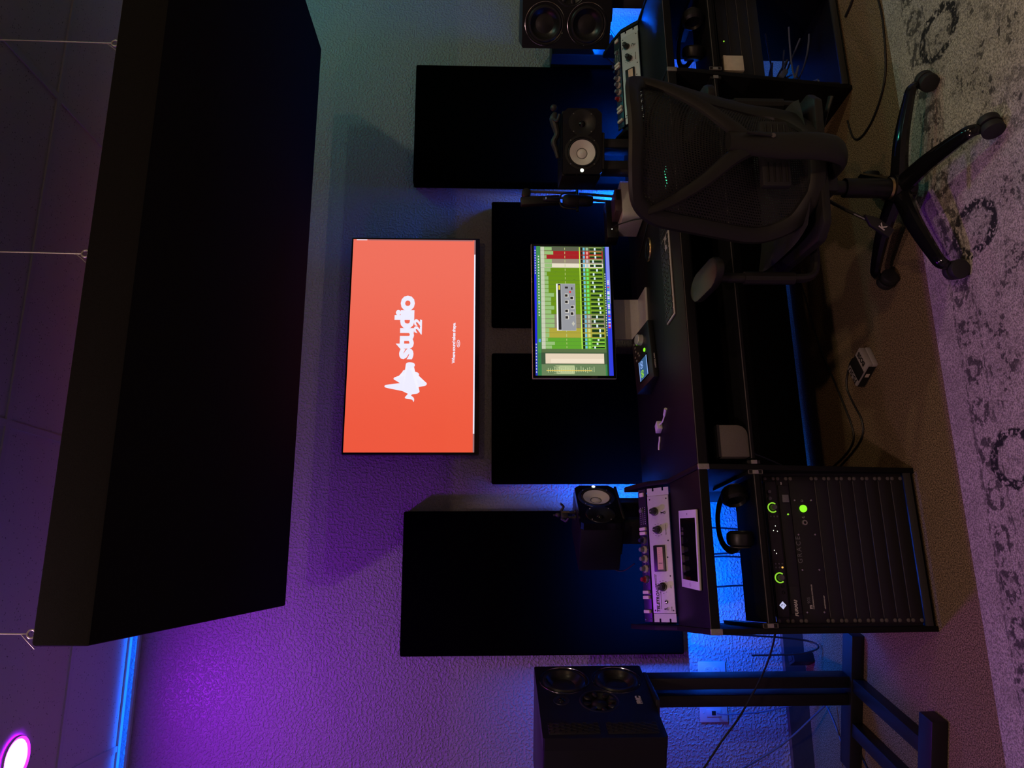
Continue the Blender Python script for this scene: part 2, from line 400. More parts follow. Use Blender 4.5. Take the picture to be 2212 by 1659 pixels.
# ------------------------------------------------------------------ recessed ceiling lights
def downlight(loc, light, label, nm):
    col, st = light
    t = thing('recessed_downlight', label, 'ceiling light', (loc[0], loc[1], H-0.012), group='coloured recessed ceiling lights')
    MT[nm] = emit(nm, col, st)
    G().lathe([(0.064, 0.004), (0.072, 0.0), (0.076, 0.006), (0.074, 0.012), (0.064, 0.012)], seg=40).build('trim_ring', 'white', t)
    G().lathe([(0.0, 0.005), (0.064, 0.005)], seg=20).build('diffuser', nm, t)
downlight((-0.640, -0.781), PURPLE, 'glowing purple recessed light in the ceiling beside the hanging panel', 'lamp_purple')
downlight((-0.617, -2.01), MAUVE, 'mauve recessed ceiling light left of the front edge of the hanging panel', 'lamp_mauve')
downlight((-0.617, -3.30), PINK, 'pink recessed ceiling light above the camera', 'lamp_pink')
downlight((3.05, -0.787), GREEN, 'green recessed ceiling light by the right wall', 'lamp_green')
downlight((3.05, -2.01), MINT, 'mint recessed ceiling light right of the front edge of the hanging panel', 'lamp_mint')
downlight((3.05, -3.30), WARM, 'warm recessed ceiling light right of the camera', 'lamp_warm')
downlight((1.20, -4.30), AMBER, 'amber recessed ceiling light behind the camera', 'lamp_amber')
# added blue cove on the back wall, lip shaped to band the ceiling light
cv = thing('added_light_cove', 'slim blue light cove added along the top of the back wall', 'light strip', (0, 0, 3.052))
G().prism([(0, -0.004), (-0.020, -0.004), (-0.020, 0.007), (-0.017, 0.007), (-0.017, 0.0), (0, 0.0)], 'x', X0+0.002, X1-0.002).build('profile', 'grid', cv)
MT['added_cove_led'] = emit('added_cove_led', *ADDED_COVE)
G().box((X0+0.02, -0.010, 0.0), (X1-0.02, -0.002, 0.003)).build('diode_tape', 'added_cove_led', cv)
# ------------------------------------------------------------------ hanging acoustic cloud
CX0, CX1, CY0, CY1, CZ0, CZ1 = -0.161, 2.478, -1.957, -0.418, 2.30, 2.42
MT['added_cloud_led'] = emit('added_cloud_led', BLUE[0], 6)  # glow of the tape added on top of the cloud
t = thing('acoustic_cloud', 'large black acoustic cloud panel hanging on wires from the ceiling', 'acoustic panel', (0, 0, 0))
G().box((CX0, CY0, CZ0), (CX1, CY1, CZ1), 0.008).build('panel', 'cloudfab', t)
for x in (-0.138, 0.725, 1.308, 2.40):
    for y in (CY0+0.03, CY1-0.03):
        h = G().tube([(x, y, CZ1-0.002), (x, y, CZ1+0.012)], 0.0035, 6)
        h.tube([(x+0.0085*math.cos(a), y, CZ1+0.018+0.0085*math.sin(a)) for a in [k*PI/8 for k in range(17)]], 0.0022, 6, smooth=False)
        h.build('eye_hook', 'wire', t)
        G().tube([(x, y, CZ1+0.026), (x+0.004, y, CZ1+0.3), (x, y, H-0.004)], 0.0016, 5).tube([(x, y, CZ1+0.04), (x-0.012, y-0.004, CZ1+0.025), (x-0.03, y-0.006, CZ1+0.004)], 0.0009, 4).build('hanging_wire', 'wire', t)
G().box((CX0+0.01, CY0+0.25, CZ1), (CX0+0.02, CY1-0.35, CZ1+0.004)).build('added_led_tape', 'added_cloud_led', t)  # added tape, out of view, throws blue onto the ceiling
# ------------------------------------------------------------------ wall panels
def wall_panel(x0, x1, z0, z1, label, th=0.075):
    o = G().box((x0, -th, z0), (x1, -0.001, z1), 0.009, 3).build('sound_absorber', 'fabric')
    tag(o, label, 'acoustic panel', 'black fabric panels on the back wall')
wall_panel(-0.402, 0.244, 0.578, 1.868, 'tall black wall panel leftmost, behind the side-lying monitor speaker')
wall_panel(0.376, 1.019, 0.50, 1.456, 'black wall panel behind the left end of the computer display')
wall_panel(1.171, 1.843, 0.50, 1.457, 'black wall panel behind the right end of the computer display')
wall_panel(1.952, 2.658, 0.578, 1.871, 'tall black wall panel rightmost, behind the microphone arm')
# ------------------------------------------------------------------ television
tv = thing('television', 'wall-mounted television showing a red page with a white studio logo', 'television', (1.071, -0.055, 1.845))
tw, th = 0.5595, 0.3275
G().box((-tw, -0.022, -th), (tw, 0.018, th), 0.004).build('bezel', 'gloss', tv)
G().box((-0.30, 0.018, -0.2), (0.30, 0.052, 0.16), 0.006).build('wall_bracket', 'plastic', tv)
sw, sz0, sz1 = tw-0.010, -th+0.022, th-0.009
G().quad((-sw, -0.0225, sz0), (sw, -0.0225, sz0), (sw, -0.0225, sz1), (-sw, -0.0225, sz1)).build('screen', 'tv_red', tv)
f = -0.0230
g = G().quad((-sw*0.835, f, sz0), (sw*0.855, f, sz0), (sw*0.855, f, sz0+0.007), (-sw*0.835, f, sz0+0.007))
g.quad((sw-0.006, f, sz1-0.07), (sw-0.001, f, sz1-0.07), (sw-0.001, f, sz1-0.016), (sw-0.006, f, sz1-0.016))
g.build('scroll_bar', 'tv_white', tv)
G().quad((-sw, f, sz0), (-sw*0.835, f, sz0), (-sw*0.835, f, sz0+0.007), (-sw, f, sz0+0.007)).quad((sw*0.855, f, sz0), (sw, f, sz0), (sw, f, sz0+0.007), (sw*0.855, f, sz0+0.007)).quad((sw-0.006, f, sz0+0.012), (sw-0.001, f, sz0+0.012), (sw-0.001, f, sz1-0.075), (sw-0.006, f, sz1-0.075)).build('page_margin', 'tv_grey', tv)
# waveform mark; outline from left to right along the top, then back along the underside (metres on the screen)
wave = [(-0.283, 0.003), (-0.272, 0.012), (-0.268, 0.042), (-0.262, 0.050), (-0.250, 0.040), (-0.243, 0.034), (-0.234, 0.050), (-0.217, 0.145), (-0.209, 0.162), (-0.201, 0.150),
 (-0.195, 0.090), (-0.191, 0.078), (-0.184, 0.085), (-0.177, 0.110), (-0.168, 0.113), (-0.162, 0.098), (-0.158, 0.062), (-0.153, 0.057), (-0.142, 0.066), (-0.132, 0.064), (-0.125, 0.045), (-0.118, 0.041), (-0.105, 0.050), (-0.096, 0.047), (-0.091, 0.030),
 (-0.096, 0.006), (-0.108, 0.001), (-0.116, 0.010), (-0.122, 0.024), (-0.131, 0.020), (-0.142, -0.016), (-0.153, -0.023), (-0.162, -0.014), (-0.166, -0.004), (-0.174, -0.012), (-0.187, -0.058), (-0.197, -0.066), (-0.206, -0.056), (-0.211, -0.018), (-0.217, -0.010), (-0.225, -0.022), (-0.234, -0.028), (-0.243, -0.016), (-0.247, 0.010), (-0.253, 0.016), (-0.262, 0.004), (-0.272, 0.000)]
def smooth_closed(P, sub=5):
    n = len(P); out = []
    for i in range(n):
        a, b, c, d = [Vector((*P[(i+k) % n], 0)) for k in (-1, 0, 1, 2)]
        for k in range(sub):
            u = k/sub
            q = 0.5*((2*b)+(c-a)*u+(2*a-5*b+4*c-d)*u*u+(3*b-a-3*c+d)*u**3); out.append((q.x, q.y))
    return out
g = G(); fc = g.bm.faces.new([g.bm.verts.new((x*1.04-0.008, f, z*0.90-0.012)) for x, z in smooth_closed(wave)])
bmesh.ops.triangulate(g.bm, faces=[fc]); g.build('waveform_mark', 'tv_white', tv)
def fit_text(body, size, x0, x1, z0, z1, y, material, parent, bold, shear=0.0, space=1.0):
    o = text(body, size, (0, y, 0), material, parent, bold=bold, space=space, ext=0.0001, shear=shear)
    me = o.data; vx = [v.co.x for v in me.vertices]; vz = [v.co.z for v in me.vertices]
    sx = (x1-x0)/(max(vx)-min(vx)); sz = (z1-z0)/(max(vz)-min(vz)); mx, mz = min(vx), min(vz)
    for v in me.vertices: v.co.x = x0+(v.co.x-mx)*sx; v.co.z = z0+(v.co.z-mz)*sz
    return o
fit_text('studio', 0.128, -0.088, 0.245, -0.003, 0.096, f, 'tv_white', tv, 0.0058, space=0.93)
fit_text('22', 0.06, 0.040, 0.120, -0.041, -0.001, f-0.0002, 'tv_white', tv, 0.0030, shear=0.2)
fit_text('Where sound takes shape.', 0.030, -0.108, 0.103, -0.213, -0.192, f, 'tv_white', tv, 0.0009, space=0.88)
g = G(); g.tube([(-0.006+0.018*math.cos(a), f, -0.2235+0.0068*math.sin(a)) for a in [k*PI/12 for k in range(25)]], 0.0012, 5, smooth=False); g.build('button_outline', 'tv_white', tv)
fit_text('Book', 0.011, -0.016, 0.004, -0.2265, -0.2205, f, 'tv_white', tv, 0.0004)
# ================================================================== DESK (turned 2.5 degrees to the wall)
A = math.radians(2.5); DO = Vector((-0.222, -1.113, 0))
def dw(a, b, z=0.0):
    """desk-local to world"""
    return Vector((DO.x + a*math.cos(A) - b*math.sin(A), DO.y + a*math.sin(A) + b*math.cos(A), z))
ZT = 0.78
def rack_bay(a0, label, inner):
    t = thing('rack_bay', label, 'desk cabinet', dw(a0, 0), A, 'rack bays of the studio desk')
    prof = [(0.0, 0.0), (-0.085, 0.70), (-0.085, ZT), (0.24, ZT+0.022), (0.300, ZT+0.088), (0.37, ZT+0.118), (0.45, ZT+0.145), (0.47, ZT+0.145), (0.47, 0.0)]
    for x in (0.0, 0.522):
        G().prism(prof, 'x', x, x+0.018, 0.002).build('side_panel', 'desk', t)
        c = G().box((x-0.001, -0.0885, ZT-0.040), (x+0.019, -0.070, ZT-0.001), 0.003).build('corner_cap', 'steelcap', t)
    # sloping worktop of the bay with a pale edge line
    G().prism([(-0.083, ZT-0.034), (-0.083, ZT-0.003), (0.238, ZT+0.017), (0.238, ZT-0.015)], 'x', 0.0185, 0.5215, 0.0015).build('worktop', 'desk', t)
    G().box((0.0185, -0.0842, ZT-0.0050), (0.5215, -0.0828, ZT-0.0032)).build('edge_band', 'gapgrey', t)
    G().box((0.0185, 0.25, ZT-0.10), (0.5215, 0.30, ZT-0.06)).build('cross_rail', 'desk', t)
    G().box((0.0185, 0.02, 0.0), (0.5215, 0.44, 0.018)).build('bottom_board', 'desk', t)
    G().box((0.0185, -0.006, 0.018), (0.5215, 0.004, 0.042), 0.001).build('plinth', 'edge', t)
    # slide-out tray with its runners
    G().box((0.034, -0.075, 0.564), (0.506, 0.18, 0.574), 0.001).box((0.034, -0.075, 0.566), (0.506, -0.066, 0.592), 0.001).build('tray', 'desk', t)
    G().box((0.034, -0.0762, 0.588), (0.506, -0.0748, 0.5905)).build('tray_edge', 'gapgrey', t)
    for x in (0.0195, 0.508):
        r = G().box((x, -0.070, 0.560), (x+0.0125, 0.34, 0.604), 0.002).build('slide_rail', 'rackblk', t)
        e = G().box((x-0.0005, -0.0745, 0.572), (x+0.0130, -0.069, 0.592), 0.001).build('rail_end', 'steelcap', r)
        e2 = G()
        for (z0, z1) in ((0.558, 0.5605), (0.604, 0.6065)): e2.box((x-0.001, -0.0745, z0), (x+0.0135, -0.070, z1))
        e2.box((x-0.001, -0.0745, 0.558), (x+0.0005, -0.070, 0.6065)).box((x+0.012, -0.0745, 0.558), (x+0.0135, -0.070, 0.6065)).build('rail_bracket', 'gapgrey', r)
    # rack strips
    for x in (0.0185, 0.5045):
        G().box((x, 0.008, 0.045), (x+0.017, 0.012, 0.555)).build('rack_strip', 'rackblk', t)
    # rear shelf that carries the speaker risers
    G().box((0.0, 0.472, ZT-0.036), (0.54, 0.80, ZT), 0.002).build('rear_shelf', 'desk', t)
    G().box((inner, 0.471, 0.0), (inner+0.018, 0.80, ZT-0.037), 0.002).build('light_block_gable', 'desk', t)  # added board, keeps the blue strip light out of the centre section
    return t
bayL = rack_bay(0.0, 'left desk rack bay with a tablet on its worktop', 0.522)
bayR = rack_bay(2.09, 'right desk rack bay behind the office chair', 0.0)
# centre section
t = thing('desk_section', 'wide black centre section of the studio desk holding keyboard and display', 'desk', dw(0.541, 0), A)
WC = 1.548
G().box((0.0, -0.085, ZT-0.036), (WC, 0.80, ZT), 0.002).build('worktop', 'desk', t)
G().box((0.0, -0.0862, ZT-0.0045), (WC, -0.0848, ZT-0.0020)).build('edge_band', 'gapgrey', t)
G().box((0.02, -0.07, 0.578), (WC-0.02, 0.40, 0.592), 0.001).build('tray', 'desk', t)
G().box((0.02, -0.0712, 0.588), (WC-0.02, -0.0698, 0.5905)).build('tray_edge', 'gapgrey', t)
for x in (0.002, WC-0.015):
    r = G().box((x, -0.066, 0.560), (x+0.0125, 0.34, 0.604), 0.002).build('slide_rail', 'rackblk', t)
    G().box((x-0.0005, -0.0705, 0.572), (x+0.0130, -0.065, 0.592), 0.001).build('rail_end', 'steelcap', r)
G().box((0.0, 0.50, 0.34), (WC, 0.518, 0.60)).build('modesty_panel', 'desk', t)
G().box((0.0, 0.780, 0.026), (WC, 0.798, ZT-0.037)).build('light_block_panel', 'desk', t)  # added panel, blocks blue light from the floor under the desk
# blue light strips on the wall side of the desk
for (a, b, lab) in ((0.02, 0.515, 'glowing blue light strip behind the left rack bay'), (2.115, 2.61, 'glowing blue light strip behind the right rack bay')):
    s = thing('led_strip', lab, 'light strip', dw(a, 0.782 if a < 1 else 0.802, 0.722 if a < 1 else 0.768), A, 'blue light strips behind the desk')
    G().box((0, 0, -0.008), (b-a, 0.004, 0.008)).build('backing', 'plastic', s)
    G().box((0.004, 0.004, -0.006), (b-a-0.004, 0.008, 0.006)).build('diode_tape', 'blue_led', s)
# ================================================================== RACK GEAR
U = 0.04445
SCREW = G().lathe([(0.0, 0.0035), (0.0022, 0.0030), (0.0055, 0.0022), (0.0065, 0.0)], d=(0, -1, 0), seg=12).build('rack_screw', 'steelcap')
SCREW.data.materials[0] = MT['gapgrey']
SCREW_ME = SCREW.data; bpy.data.objects.remove(SCREW)
def screws(parent, h, us=None, w=0.4826):
    zs = (0.0075, h-0.0075) if us is None else us
    for x in (0.0085, w-0.0085):
        for z in zs:
            o = bpy.data.objects.new('rack_screw', SCREW_ME); COL.objects.link(o); o.parent = parent; o.location = (x, -0.0032, z)
def rack_unit(name, label, cat, a0, z, u, depth=0.25, group=None, b=0.003, face='rackblk'):
    t = thing(name, label, cat, dw(a0+0.0287, b, z), A, group)
    h = u*U-0.0008
    G().box((0, -0.003, 0.0004), (0.4826, 0.0015, h), 0.0006).build('faceplate', face, t)
    if depth: G().box((0.022, 0.0015, 0.002), (0.4606, depth, h-0.002)).build('chassis', 'rackblk', t)
    return t, h
for a0, side, ztop, nb in ((0.0, 'left', 0.534, 7), (2.09, 'right', 0.532, 3)):
    z = ztop
    if side == 'left':
        z -= U; t, h = rack_unit('audio_interface', 'slim audio interface with two lime ring knobs in the left rack', 'audio interface', a0, z, 1); screws(t, h)
        G().box((0.020, -0.010, 0.002), (0.4626, -0.003, h-0.002), 0.0015).build('front_panel', 'plastic', t)
        for x in (0.145, 0.375):
            k = G().lathe([(0.0, 0.020), (0.0075, 0.0195), (0.009, 0.018), (0.0095, 0.0), (0.0, 0.0)], (x, -0.010, h/2), (0, -1, 0), 20).build('encoder_knob', 'greyknob', t)
            rg = G(); rg.tube([(x+0.0155*math.cos(a), -0.0105, h/2+0.0155*math.sin(a)) for a in [math.radians(-40+k2*(260/24)) for k2 in range(25)]], 0.0023, 6, smooth=False); rg.build('lit_ring', 'led_lime', k)
        for i, (x, zz) in enumerate([(0.178, q) for q in (0.010, 0.021, 0.032)]+[(0.190, q) for q in (0.010, 0.021, 0.032)]+[(0.345, q) for q in (0.010, 0.021, 0.032)]):
            G().cyl((x, -0.010, zz), (x, -0.0125, zz), 0.0030, seg=10).build('push_button', 'led_amber' if i == 0 else 'greyknob', t)
        for x in (0.098, 0.118): G().lathe([(0.0034, 0.002), (0.0055, 0.0025), (0.006, 0.0)], (x, -0.010, 0.014), (0, -1, 0), 14).build('jack_socket', 'rackblk', t)
        for x, zz in ((0.405, 0.030), (0.428, 0.030)): G().cyl((x, -0.010, zz), (x, -0.019, zz), 0.006, seg=14, bev=0.001).build('small_knob', 'greyknob', t)
        G().box((0.205, -0.0104, 0.006), (0.332, -0.0099, h-0.006)).build('display_window', 'glassblk', t)
        for x, zz in ((0.312, 0.018), (0.297, 0.026), (0.2945, 0.013), (0.232, 0.030), (0.222, 0.024)): G().box((x, -0.0112, zz), (x+0.003, -0.0104, zz+0.0022)).build('display_segment', 'led_white', t)
        lg = G().prism([(0.058, 0.010), (0.0705, 0.0215), (0.058, 0.033), (0.0455, 0.0215)], 'y', -0.0108, -0.0100).build('lit_diamond_badge', 'led_logo', t)
        G().prism([(0.0545, 0.024), (0.0565, 0.0285), (0.0585, 0.024)], 'y', -0.0112, -0.0108).prism([(0.0585, 0.0255), (0.0605, 0.021), (0.0625, 0.0255)], 'y', -0.0112, -0.0108).prism([(0.052, 0.0185), (0.058, 0.0165), (0.064, 0.0185)], 'y', -0.0112, -0.0108).build('badge_mark', 'ink', lg)
        z -= U; t, h = rack_unit('power_conditioner', 'plain black rack power conditioner directly under the slim audio interface', 'power conditioner', a0, z, 1); screws(t, h)
        G().box((0.03, -0.009, 0.003), (0.452, -0.003, h-0.003), 0.003).build('front_bar', 'rackblk', t)
        text('FURMAN', 0.0145, (0.052, -0.0098, h/2), 'whiteink', t, bold=0.0004, shear=0.22)
        G().box((0.392, -0.013, 0.008), (0.418, -0.009, 0.030), 0.0015).build('rocker_switch', 'greyknob', t)
        G().cyl((0.352, -0.009, 0.016), (0.352, -0.0125, 0.016), 0.0028, seg=10).build('power_light', 'led_lime', t)
        G().box((0.075, -0.0105, 0.006), (0.118, -0.009, h-0.006), 0.001).build('outlet_socket', 'plastic', t)
        text('M-8x2', 0.006, (0.455, -0.0035, h/2+0.004), 'whiteink', t, bold=0.0002)
        z -= 2*U; t, h = rack_unit('monitor_controller_panel', 'two-unit black rack panel with glowing green button and headphone jack', 'rack panel', a0, z, 2); screws(t, h)
        G().lathe([(0.0, 0.008), (0.010, 0.0075), (0.012, 0.005), (0.0125, 0.0), (0.0, 0.0)], (0.372, -0.003, 0.048), (0, -1, 0), 24).build('lit_button', 'led_green', t)
        G().lathe([(0.0045, 0.002), (0.0048, 0.004), (0.0085, 0.004), (0.0100, 0.0)], (0.325, -0.003, 0.048), (0, -1, 0), 20).build('headphone_jack', 'steelcap', t)
        for x in (0.035, 0.170, 0.285, 0.400):
            for zz in (0.018, 0.075): G().lathe([(0.0, 0.003), (0.003, 0.0028), (0.0042, 0.0015), (0.0045, 0.0)], (x, -0.003, zz), (0, -1, 0), 12).build('cap_screw', 'chrome', t)
        text('m', 0.016, (0.052, -0.0035, 0.060), 'whiteink', t, bold=0.0006)
        text('905', 0.014, (0.073, -0.0035, 0.064), 'greyknob', t)
        text('PASSIVE MONITOR CONTROLLER', 0.0052, (0.045, -0.0035, 0.0500), 'whiteink', t, ax='LEFT', bold=0.0001)
        text('HEADPHONE AMP', 0.0052, (0.045, -0.0035, 0.012), 'whiteink', t, ax='LEFT', bold=0.0001)
        text('GRACE', 0.022, (0.235, -0.0035, 0.077), 'greyknob', t, space=1.4)
        # gear legend glyphs above button and jack
        g = G(); g.tube([(0.398+0.0035*math.cos(a), -0.0034, 0.049+0.0035*math.sin(a)) for a in [k2*PI/6 for k2 in range(13)]], 0.0005, 4, smooth=False); g.tube([(0.344+0.0035*math.cos(a), -0.0034, 0.051+0.0035*math.sin(a)) for a in [PI/2.5+k2*PI/7 for k2 in range(11)]], 0.0005, 4, smooth=False); g.build('panel_glyph', 'whiteink', t)
    else:
        z -= U; t, h = rack_unit('rack_processor', 'black rack processor with one tiny green light in the right rack', 'rack processor', a0, z, 1); screws(t, h)
        G().cyl((0.19, -0.003, 0.022), (0.19, -0.005, 0.022), 0.0028, seg=10).build('power_light', 'led_lime', t)
    order = ['topmost', 'second from top', 'third from top', 'fourth from top', 'fifth from top', 'sixth from top', 'lowest'] if side == 'left' else ['topmost', 'middle', 'lowest']
    for k in range(nb):
        z -= U
        t, h = rack_unit('blank_rack_panel', '%s blank black rack panel at the foot of the left rack' % order[k] if side == 'left' else '%s blank black rack panel under the white box in the right rack' % order[k], 'rack panel', a0, z, 1, depth=0, group='blank panels in the %s rack' % side)
        screws(t, h)
        G().box((0.018, -0.0036, h-0.0016), (0.4646, -0.0028, h)).build('bare_edge', 'gapgrey', t)
# ---- sloped top gear in both bays: compressor (2U) and preamp strip (1U)
def knob(parent, x, z, r=0.011, l=0.020, y=-0.003, m='plastic', cap=None, name='knob', skirt=True):
    prof = [(0.0, l), (r*0.78, l), (r*0.85, l-0.002), (r*0.9, 0.005)] + ([(r*1.25, 0.004), (r*1.25, 0.0)] if skirt else [(r, 0.0)]) + [(0.0, 0.0)]
    k = G().lathe(prof, (x, y, z), (0, -1, 0), 20).build(name, m, parent)
    G().box((x-0.0007, y-l-0.0006, z+r*0.1), (x+0.0007, y-l+0.001, z+r*0.75)).build('pointer_line', 'whiteink', k)
    return k
def toggle(parent, x, z, up=True):
    k = G().lathe([(0.003, 0.003), (0.006, 0.003), (0.0065, 0.0), (0.0, 0.0)], (x, -0.003, z), (0, -1, 0), 6)
    k.cyl((x, -0.005, z), (x-0.001, -0.016, z+(0.008 if up else -0.008)), 0.0016, 0.0028, 8); k.build('toggle_switch', 'chrome', parent)
def compressor(a0, which):
    t = thing('compressor', 'silver faced compressor with three black knobs in the %s rack bay' % which, 'compressor', dw(a0+0.0287, 0.243, ZT+0.0205), A, 'silver compressors on the desk', rx=math.radians(-40))
    h = 0.0881
    G().box((0.020, 0.002, 0.004), (0.4626, 0.035, h-0.004)).build('chassis', 'rackblk', t)
    fp = G().box((0.030, -0.006, 0.0), (0.4526, 0.0005, h), 0.0012).build('faceplate', 'silverface', t)
    for s in (0, 1):
        e = G(); x0, x1 = (0.0, 0.029) if s == 0 else (0.4536, 0.4826)
        xo, xi = (x0, x0+0.012) if s == 0 else (x1-0.012, x1)
        # ear with two open slots
        for (z0, z1) in ((0.0, 0.0205), (0.0275, 0.0605), (0.0675, h)): e.box((x0, -0.003, z0), (x1, 0.0005, z1))
        q0, q1 = (x0+0.012, x1) if s == 0 else (x0, x1-0.012)
        for (z0, z1) in ((0.0205, 0.0275), (0.0605, 0.0675)): e.box((q0, -0.003, z0), (q1, 0.0005, z1))
        e.build('rack_ear', 'silverface', t)
    G().box((0.032, -0.0064, 0.0), (0.4506, -0.0040, 0.0022)).build('hinge_edge', 'steelcap', t)
    # meter
    mb = G().box((0.176, -0.012, 0.026), (0.270, -0.006, 0.072), 0.002).build('meter_bezel', 'plastic', t)
    G().box((0.183, -0.0128, 0.034), (0.263, -0.0118, 0.056)).build('meter_card', 'meter', mb)
    tk = G()
    for k in range(11): tk.box((0.189+0.0068*k, -0.0132, 0.046), (0.1896+0.0068*k, -0.0128, 0.050))
    tk.box((0.205, -0.0132, 0.037), (0.207, -0.0128, 0.052)); tk.build('meter_scale', 'ink', mb)
    for x, z in ((0.122, 0.044), (0.326, 0.050), (0.394, 0.060)):
        knob(t, x, z, 0.0125, 0.026, -0.006)
    tx = G()
    for (x, z) in ((0.122, 0.044), (0.326, 0.050)):
        for k in range(9):
            a = math.radians(215-k*31.25)
            tx.box((-0.0008, -0.0003, -0.0022), (0.0008, 0.0003, 0.0022), M=Matrix.Translation((x+0.022*math.cos(a), -0.0062, z+0.022*math.sin(a))))
    tx.build('dial_marks', 'ink', t)
    toggle(t, 0.388, 0.020); toggle(t, 0.046, 0.030)
    G().lathe([(0.0, 0.007), (0.004, 0.006), (0.0065, 0.002), (0.0075, 0.0), (0, 0)], (0.070, -0.006, 0.034), (0, -1, 0), 16).build('jewel_lamp', 'chrome', t)
    sc = G()
    for x, z in ((0.040, 0.008), (0.040, 0.080), (0.160, 0.012), (0.286, 0.012), (0.440, 0.010), (0.440, 0.078), (0.226, 0.018)): sc.lathe([(0.0, 0.0012), (0.0025, 0.001), (0.003, 0.0)], (x, -0.006, z), (0, -1, 0), 8)
    sc.build('panel_screws', 'ink', t)
    text('TELETRONIX', 0.0165, (0.082, -0.0066, 0.066), 'ink', t, bold=0.0004, shear=0.2)
    ln = G().box((0.045, -0.0066, 0.0535), (0.110, -0.0060, 0.0548)).box((0.122, -0.0066, 0.0735), (0.168, -0.0060, 0.0748))
    ln.box((-0.0125, -0.0003, -0.00065), (0.0125, 0.0003, 0.00065), M=Matrix.Translation((0.116, -0.0063, 0.0642)) @ Matrix.Rotation(-math.radians(58), 4, 'Y')); ln.build('name_rule', 'ink', t)
    for body, x, z in (('GAIN', 0.122, 0.012), ('PEAK REDUCTION', 0.326, 0.018), ('LEVELING AMPLIFIER', 0.145, 0.0695), ('POWER', 0.046, 0.014), ('METER', 0.394, 0.080), ('LIMIT', 0.388, 0.034)):
        text(body, 0.0045, (x, -0.0064, z), 'ink', t)
def preamp(a0, which):
    p = dw(a0+0.0287, 0.309, ZT+0.0915)
    t = thing('microphone_preamp', 'navy microphone preamp strip with grey and red knobs above the %s compressor' % which, 'preamp', p, A, 'navy preamps on the desk', rx=math.radians(-62))
    h = U-0.001
    G().box((0, -0.003, 0), (0.4826, 0.001, h), 0.0006).build('faceplate', 'navy', t)
    G().box((0.02, 0.001, 0.002), (0.4626, 0.03, h-0.002)).build('chassis', 'rackblk', t)
    G().box((0.336, -0.0036, 0.002), (0.478, -0.003, h-0.002)).build('label_strip', 'rackblk', t)
    for x, m in ((0.150, 'redknob'), (0.188, 'greyknob'), (0.224, 'greyknob'), (0.258, 'greyknob'), (0.292, 'navy')):
        k = G().lathe([(0.0, 0.024), (0.007, 0.024), (0.008, 0.022), (0.0085, 0.010), (0.0115, 0.008), (0.012, 0.0), (0, 0)], (x, -0.003, 0.022), (0, -1, 0), 18).build('gain_knob', m, t)
        G().lathe([(0.0122, 0.0095), (0.0138, 0.006), (0.0138, 0.0), (0.0122, 0.0)], (x, -0.003, 0.022), (0, -1, 0), 18).build('knob_collar', 'cream' if m == 'greyknob' else 'steelcap', k)
    G().cyl((0.402, -0.003, 0.024), (0.402, -0.014, 0.024), 0.009, 0.008, 16, 0.001).build('output_knob', 'greyknob', t)
    for x in (0.036, 0.086, 0.104, 0.318, 0.334):
        G().box((x-0.0058, -0.013, 0.004), (x+0.0058, -0.003, 0.036), 0.0015).build('push_button', 'cream', t)
    G().box((0.455, -0.010, 0.008), (0.470, -0.003, 0.030), 0.0015).build('key_switch', 'cream', t)
    dots = G()
    for i in range(3):
        for k in range(9): dots.box((0.352+k*0.0075, -0.0042, 0.008+i*0.012), (0.355+k*0.0075, -0.0036, 0.0105+i*0.012))
    dots.build('panel_print', 'whiteink', t)
    ring = G()
    for x in (0.150, 0.188, 0.224, 0.258):
        for k in range(8):
            a = 2*PI*k/8; ring.box((x+0.017*math.cos(a)-0.0007, -0.0036, 0.022+0.017*math.sin(a)-0.0007), (x+0.017*math.cos(a)+0.0007, -0.0030, 0.022+0.017*math.sin(a)+0.0007))
    ring.build('dial_dots', 'whiteink', t)
    for x in (0.0085, 0.474):
        for z in (0.008, h-0.008): G().lathe([(0.0, 0.0035), (0.003, 0.003), (0.004, 0.0)], (x, -0.003, z), (0, -1, 0), 10).build('rack_screw', 'chrome', t)
for a0, w in ((0.0, 'left'), (2.09, 'right')): compressor(a0, w); preamp(a0, w)
# ================================================================== COMPUTER DISPLAY
mon = thing('computer_display', 'aluminium computer display showing a green mixing session', 'monitor', (1.082, -0.535, ZT), math.radians(0.0))
zc = 1.103 - ZT
G().box((-0.311, -0.006, zc-0.181), (0.311, 0.014, zc+0.181), 0.003).build('housing', 'alu', mon)
G().box((-0.3095, -0.0075, zc-0.1795), (0.3095, -0.0055, zc+0.1795), 0.0008).build('glass_border', 'glassblk', mon)
G().prism([(0.118, 0.0), (0.118, 0.008), (0.128, zc-0.03), (0.014, zc+0.0), (0.014, zc+0.01), (0.136, zc-0.02), (0.13, 0.0)], 'x', -0.095, 0.095).build('stand_upright', 'alu', mon)
G().box((-0.095, -0.040, 0.0), (0.095, 0.125, 0.008), 0.001).build('stand_foot', 'alu', mon)
# the mixing session: one flat printed screen, many cells
cells = []
SM = {}
def scol(r, g, b, k=1.0):
    key = 'scr_%d_%d_%d' % (r, g, b)
    if key not in MT: MT[key] = emit(key, srgb(r, g, b), k)
    return key
def cell(x0, x1, z0, z1, c): cells.append((x0, x1, z0, z1, c))
